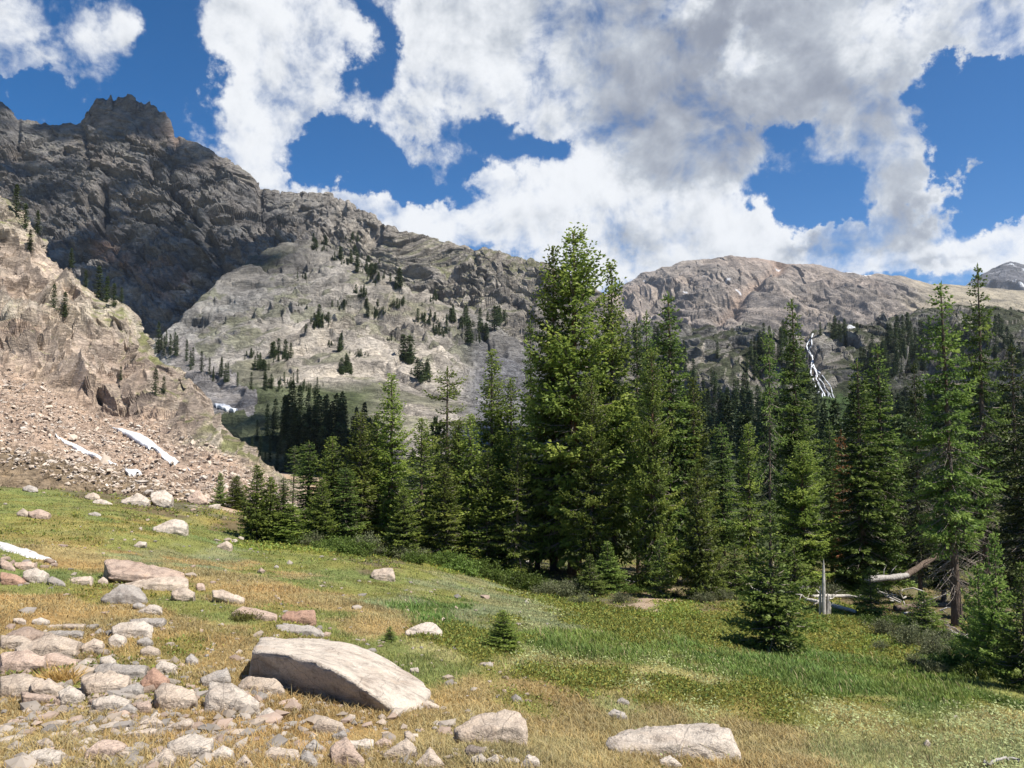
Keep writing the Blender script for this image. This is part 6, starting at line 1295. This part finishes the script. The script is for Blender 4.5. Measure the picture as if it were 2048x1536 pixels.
# ------------------------------------------------------------------ trees farther off
def far_tree(seed, H, Rd, **kw):
    a = dict(crown0=.06, power=.85, whorl=.62, nb=5, ang=(-22, 10), droop=.1, uptip=.08, spray=.55, sw=.26, hang=.35, twig=.5, tsp=.42, gap=.1, lump=.35, trunk=.13, flat=.5, deadtwigs=0); a.update(kw)
    q, t, tb, db = conifer(seed, H, Rd, **a); b = Bag(); n = len(q)
    b.add(q.reshape(-1, 3), np.arange(n * 4).reshape(n, 4), None, tint=np.repeat(t, 4)); tv, tq, tt = tube(np.array([[0, 0, -.5], [0, 0, H * .5], [0, 0, H * .95]]), [.16, .10, .02], 5); b.add(tv, tq, tt, tint=.05)
    return b
def build_far_trees():
    g = np.random.default_rng(61); bags = [far_tree(100 + i, 10, r_, power=pw) for i, (r_, pw) in enumerate(((1.3, .8), (1.05, .7), (1.6, .9), (1.2, .6)))]
    protos = []
    for b in bags:
        me = b.mesh('fir_tree'); me.materials.append(M_FAR); protos.append(me)
    mass = Bag(); raw = [(np.concatenate(b.v), np.concatenate(b.q), np.concatenate(b.a['tint'])) for b in bags]
    def one(q, H, label, group, fat=1.0):
        i = g.integers(4); o = link('fir_tree', protos[i], None, None, q); s = H / 10; o.scale = (s * fat, s * fat, s); o.rotation_euler = (0, 0, g.uniform(0, 6.28)); tag(o, label, 'tree', group)
    def lump(q, H, fat=1.0):
        v, f, t = raw[g.integers(4)]; s = H / 10; a = g.uniform(0, 6.28); w = np.stack([(v[:, 0] * math.cos(a) - v[:, 1] * math.sin(a)) * s * fat, (v[:, 0] * math.sin(a) + v[:, 1] * math.cos(a)) * s * fat, v[:, 2] * s], 1)
        mass.add(w + q, f, None, tint=t + g.normal(0, .08))
    def H_of(q, hpx): return hpx / F * q[1]
    # the dark grove in the valley
    poly = [(525,868),(560,832),(600,834),(650,852),(720,872),(775,905),(760,965),(700,985),(650,962),(600,935),(560,905)]
    n = 0
    while n < 95:
        px, py = g.uniform(525, 775), g.uniform(830, 985)
        if not in_poly(np.array(px), np.array(py), poly): continue
        q = on_land('slabs', px, py); one(q, H_of(q, g.uniform(52, 88)), 'dark fir of the shaded grove in the valley below the pale slabs', 'firs of the shaded valley grove', 1.35); n += 1
    for px, py, h in ((545,880,52),(535,870,62),(512,880,40),(560,905,46),(520,915,44),(540,925,50),(556,938,46),(575,930,54),(530,945,40),(590,950,48),(505,905,34),(570,958,44)): 
        q = on_land('slabs', px, py); one(q, H_of(q, h), 'dark fir of the shaded grove in the valley below the pale slabs', 'firs of the shaded valley grove')
    for k in range(34):
        t = g.random(); px = 332 + 300 * t + g.normal(0, 6); py = np.interp(px, [330, 400, 470, 540, 640], [700, 742, 768, 772, 782]) + g.normal(0, 8); q = on_land('slabs', px, py); one(q, H_of(q, g.uniform(18, 40) * (1.15 - .4 * t)), 'tiny dark fir in the line of trees along the shelf below the slabs', 'firs along the shelf')
    q = on_land('slabs', 315, 706); one(q, H_of(q, 62), 'single taller dark fir at the mouth of the gully', 'firs along the shelf'); q = on_land('slabs', 328, 712); one(q, H_of(q, 38), 'short dark fir beside the single taller fir at the gully', 'firs along the shelf')
    CT = [(32,432,66,'tree high on the left cliff at the edge of the picture'),(50,455,50,'second tree high on the left cliff'),(76,462,46,'dark fir on the skyline of the left cliff, upper one'),(60,500,44,'fir in the steep gully of the left cliff'),(118,612,72,'tallest fir standing on the face of the left cliff'),(108,622,52,'fir left of the tallest one on the face of the left cliff'),(128,632,50,'fir right of the tallest one on the face of the left cliff'),(140,530,38,'small fir on the skyline of the left cliff, lower one'),(181,558,34,'narrow dark fir on the shoulder of the left cliff'),(200,592,64,'bright fir on the shoulder of the left cliff'),(212,604,52,'bushy fir on the shoulder of the left cliff'),(228,612,46,'rightmost dense fir on the shoulder of the left cliff'),(246,600,30,'little fir at the brink of the left cliff'),(240,760,28,'small bushy fir on the lower face of the left cliff'),(310,790,52,'fir on the grassy ledge of the lower left cliff'),(328,785,34,'smaller fir on the grassy ledge of the lower left cliff')]
    for px, py, h, label in CT:
        q = on_land('cliff', px, py); i = g.integers(4); o = link('fir_tree', protos[i], None, None, q); s = H_of(q, h) / 10; o.scale = (s * 1.25, s * 1.25, s); o.rotation_euler = (0, 0, g.uniform(0, 6.28)); tag(o, label, 'tree', 'firs on the left cliff')
    # wooded hill on the right: the larger trees one by one, the rest as a mass
    n = 0; big = 0
    while n < 1150:
        px, py = g.uniform(1180, 2120), g.uniform(655, 985)
        crest = np.interp(px, [1080,1230,1400,1560,1612,1640,1700,1760,1850,1920,2000,2048,2200], [700,668,665,666,674,666,655,642,624,617,628,640,655])
        if py < crest + 4: 
            if g.random() < .75: continue
            py = crest + 5
        if np.min(np.hypot(px - np.array([p[0] for p in FALL]), py - np.array([p[1] for p in FALL]))) < 16: continue
        if abs(px - 1680) < 42 and abs(py - 840) < 40: continue
        nv = fbm(np.array([[px / 70, py / 60, 0]]), 3, seed=92)[0]
        if nv < -.12 and py < 820: continue
        if 1400 < px < 1500 and 690 < py < 800 and g.random() < .8: continue
        q = on_land('wood', px, py); h = g.uniform(26, 46) * (1 + .9 * sstep(760, 900, py))
        if py < crest + 12: h = g.uniform(12, 30)
        if py > 800 and big < 75: one(q, H_of(q, h), 'dark fir in the shaded forest at the foot of the hillside with the waterfall', 'firs at the foot of the hillside', 1.25); big += 1
        else: lump(q, H_of(q, h), 1.3)
        n += 1
    # scattered trees and dwarf thickets on the slopes of the ridge
    SL = [(640,492,7,22,18),(690,520,9,24,22),(735,540,9,24,24),(700,480,5,20,16),(760,560,6,22,22),(795,575,2,8,34),(680,612,9,22,12),(630,650,10,26,20),(645,640,5,14,26),(560,715,9,22,26),(525,735,7,14,26),(500,712,4,16,20),(660,690,4,10,18),(692,742,6,14,40),(720,590,6,18,16),(760,625,8,24,18),(800,610,6,20,18),(850,640,8,24,20),(880,665,8,24,22),(930,650,4,22,30),(955,680,4,20,36),(965,660,3,16,40),(1000,640,6,18,26),(820,722,6,12,44),(845,755,8,20,34),(905,640,5,16,24),(870,600,5,22,16),(780,680,3,12,14),(610,560,4,22,12),(600,620,4,20,12),(720,710,5,16,12),(560,770,10,26,16),(620,780,8,24,18),(680,700,4,8,30)]
    for cx, cy, k, sp, h in SL:
        for i in range(int(k * 3)):
            px, py = cx + g.normal(0, sp * .5), cy + g.normal(0, sp * .22); key = 'slabs' if py > np.interp(px, [250,340,450,560,620,680,740,800,900,1000,1060], [745,658,552,483,480,503,533,563,605,655,705]) + 6 else 'ridge'
            q = on_land(key, px, py); lump(q, H_of(q, h * g.choice([.35, .5, .8, 1.15], p=[.5, .25, .15, .10])), g.uniform(1.3, 2.5))
    me = mass.mesh('forest'); tag(link('forest', me, M_FAR), 'distant firs scattered over the rocky slopes and the hilltop', None, None, 'stuff')
    # dark firs standing in the valley right behind the forest edge
    for k in range(46):
        px = g.uniform(1230, 2080); Y = g.uniform(42, 95); p = P(px, 900, Y); q = np.array([p[0], Y, float(ground_z(p[0], Y))]); one(q, g.uniform(7, 11) * (1 if Y > 55 else .8), 'shaded fir deeper in the woods behind the forest edge', 'firs deeper in the woods', .95)
    for k in range(14):
        px = g.uniform(600, 1060); Y = g.uniform(36, 60); p = P(px, 900, Y); q = np.array([p[0], Y, float(ground_z(p[0], Y))]); one(q, g.uniform(4.5, 7.5), 'fir deeper behind the screen of spruces', 'firs behind the spruce screen', 1.0)
build_far_trees()

# ------------------------------------------------------------------ the waterfall
def build_waterfall():
    zc = lambda l: [(1200 + x * .414, 480 + y * .414) for x, y in l]
    ST = [(zc([(1022,452),(1018,466),(1005,490),(990,515),(1005,545),(1020,560),(1022,600),(1040,640),(1045,690),(1060,720),(1085,740),(1075,785)]), 1.5), (zc([(1012,480),(1018,505),(1000,530),(1012,555)]), 1.0),
          (zc([(1030,620),(1060,645),(1080,670),(1098,700),(1110,730),(1122,765)]), 1.0), (zc([(1022,600),(1012,640),(1030,690),(1042,745)]), 1.1), (zc([(1045,660),(1070,690),(1085,720),(1100,745),(1090,775)]), .8), (zc([(1040,640),(1035,670),(1055,705),(1050,740)]), .9), (zc([(1022,575),(1012,600),(1030,630),(1050,655)]), 1.2), (zc([(1075,730),(1065,760),(1082,790)]), .6), (zc([(1095,730),(1108,755),(1115,785)]), .5)]
    b = Bag(); g = np.random.default_rng(3)
    for pl, w in ST:
        a = np.array(pl); s = np.linspace(0, 1, len(a)); t = np.linspace(0, 1, 40); px = np.interp(t, s, a[:, 0]) + np.cumsum(g.normal(0, .25, 40)) * .5; py = np.interp(t, s, a[:, 1])
        p = np.array([on_land('wood', x, y) for x, y in zip(px, py)]); ker = np.ones(5) / 5
        for k in range(3): p[:, k] = np.convolve(np.concatenate([p[:1, k]] * 2 + [p[:, k]] + [p[-1:, k]] * 2), ker, 'valid')
        p[:, 1] -= 1.2; b.add(*tube(p, (.15 + .20 * np.abs(g.normal(0, 1, 40))) * w * np.linspace(1.1, .6, 40), 6))
    m = Mat('white_water'); n = m.noise(m.pos(), .8, 5, .6); mt = m.surf(m.ramp(n, [(.3, (.42, .46, .50)), (.6, (.72, .74, .77))]), .5, None, .3)
    tag(link('waterfall', b.mesh('waterfall', True), mt), 'white waterfall splitting into strands down the wooded hillside', None, None, 'structure')
build_waterfall()

# ------------------------------------------------------------------ clouds overhead, beyond the top of the picture, unseen and shaped so that their shadows fall on the mountains
def build_shade_clouds():
    m = Mat('cloud_vapour'); M_CLOUD = m.leaf((.85, .86, .88, 1), .5, 1.0, 0)
    mixer = m.out.inputs[0].links[0].from_socket; tr = m.n('ShaderNodeBsdfTransparent'); mm = m.n('ShaderNodeMixShader'); mm.inputs[0].default_value = .960; m.l(mixer, mm.inputs[1]); m.l(tr.outputs[0], mm.inputs[2]); m.l(mm.outputs[0], m.out.inputs[0]); g = np.random.default_rng(71); u, f = ico(3); b = Bag()
    SH = [('ridge', 1600, 34, 26, [(-260,120),(120,120),(330,190),(500,330),(575,400),(640,470),(620,540),(560,600),(470,640),(400,700),(330,760),(200,800),(-260,800)]),
          ('slabs', 1400, 26, 9, [(330,690),(430,720),(500,760),(590,800),(680,850),(780,880),(790,1000),(520,1000),(380,860),(300,760)]),
          ('slabs', 1450, 24, 11, [(520,500),(600,490),(640,540),(560,600),(450,640),(400,640)]),
          ('slabs', 1420, 30, 12, [(935,720),(980,690),(1080,660),(1230,740),(1230,960),(900,960),(930,800)]),
          ('wood', 1450, 34, 17, [(1720,720),(1850,660),(2120,650),(2120,980),(1720,980)]), ('wood', 1450, 34, 17, [(1240,850),(1400,820),(1560,840),(1560,980),(1240,980)])]
    for key, t, step, rad, poly in SH:
        a = np.array(poly)
        for px in np.arange(a[:, 0].min(), a[:, 0].max(), step):
            for py in np.arange(a[:, 1].min(), a[:, 1].max(), step * .8):
                x, y = px + g.normal(0, step * .2), py + g.normal(0, step * .2)
                if not in_poly(np.array(x), np.array(y), a): continue
                if key == 'ridge': x, y = x + g.normal(0, 20), y + g.normal(0, 20)
                q = on_land(key, x, y) + SUN * (t + g.normal(0, rad)); r = rad * g.uniform(.8, 1.35)
                b.add(u * r * np.array([1.15, 1.15, .8]) * (1 + .16 * fbm(u * 2.2 + q * .01, 3, seed=5))[:, None] + q, None, f)
    tag(link('shade_clouds', b.mesh('shade_clouds', True), M_CLOUD), 'unseen cumulus overhead, shaped to shade parts of the mountains', None, None, 'stuff')
build_shade_clouds()

# ------------------------------------------------------------------ the air: faint blue haze over the kilometres
def build_haze():
    m = bpy.data.materials.new('thin_air'); m.use_nodes = True; nt = m.node_tree; nt.nodes.clear(); o = nt.nodes.new('ShaderNodeOutputMaterial'); v = nt.nodes.new('ShaderNodeVolumePrincipled')
    v.inputs['Color'].default_value = (.80, .88, 1.0, 1); v.inputs['Density'].default_value = 4e-5; v.inputs['Anisotropy'].default_value = .2; nt.links.new(v.outputs[0], o.inputs['Volume'])
    x, y0, y1, z0, z1 = 8300, -8300, 8300, -60, 1080
    c = np.array([(sx, sy, sz) for sz in (z0, z1) for sy in (y0, y1) for sx in (-x, x)], float)
    me = new_mesh('haze', c, np.array([[0, 2, 3, 1], [4, 5, 7, 6], [0, 1, 5, 4], [2, 6, 7, 3], [0, 4, 6, 2], [1, 3, 7, 5]])); tag(link('haze', me, m), 'thin bluish mountain air', None, None, 'stuff')
    S.cycles.volume_bounces = 0
build_haze()
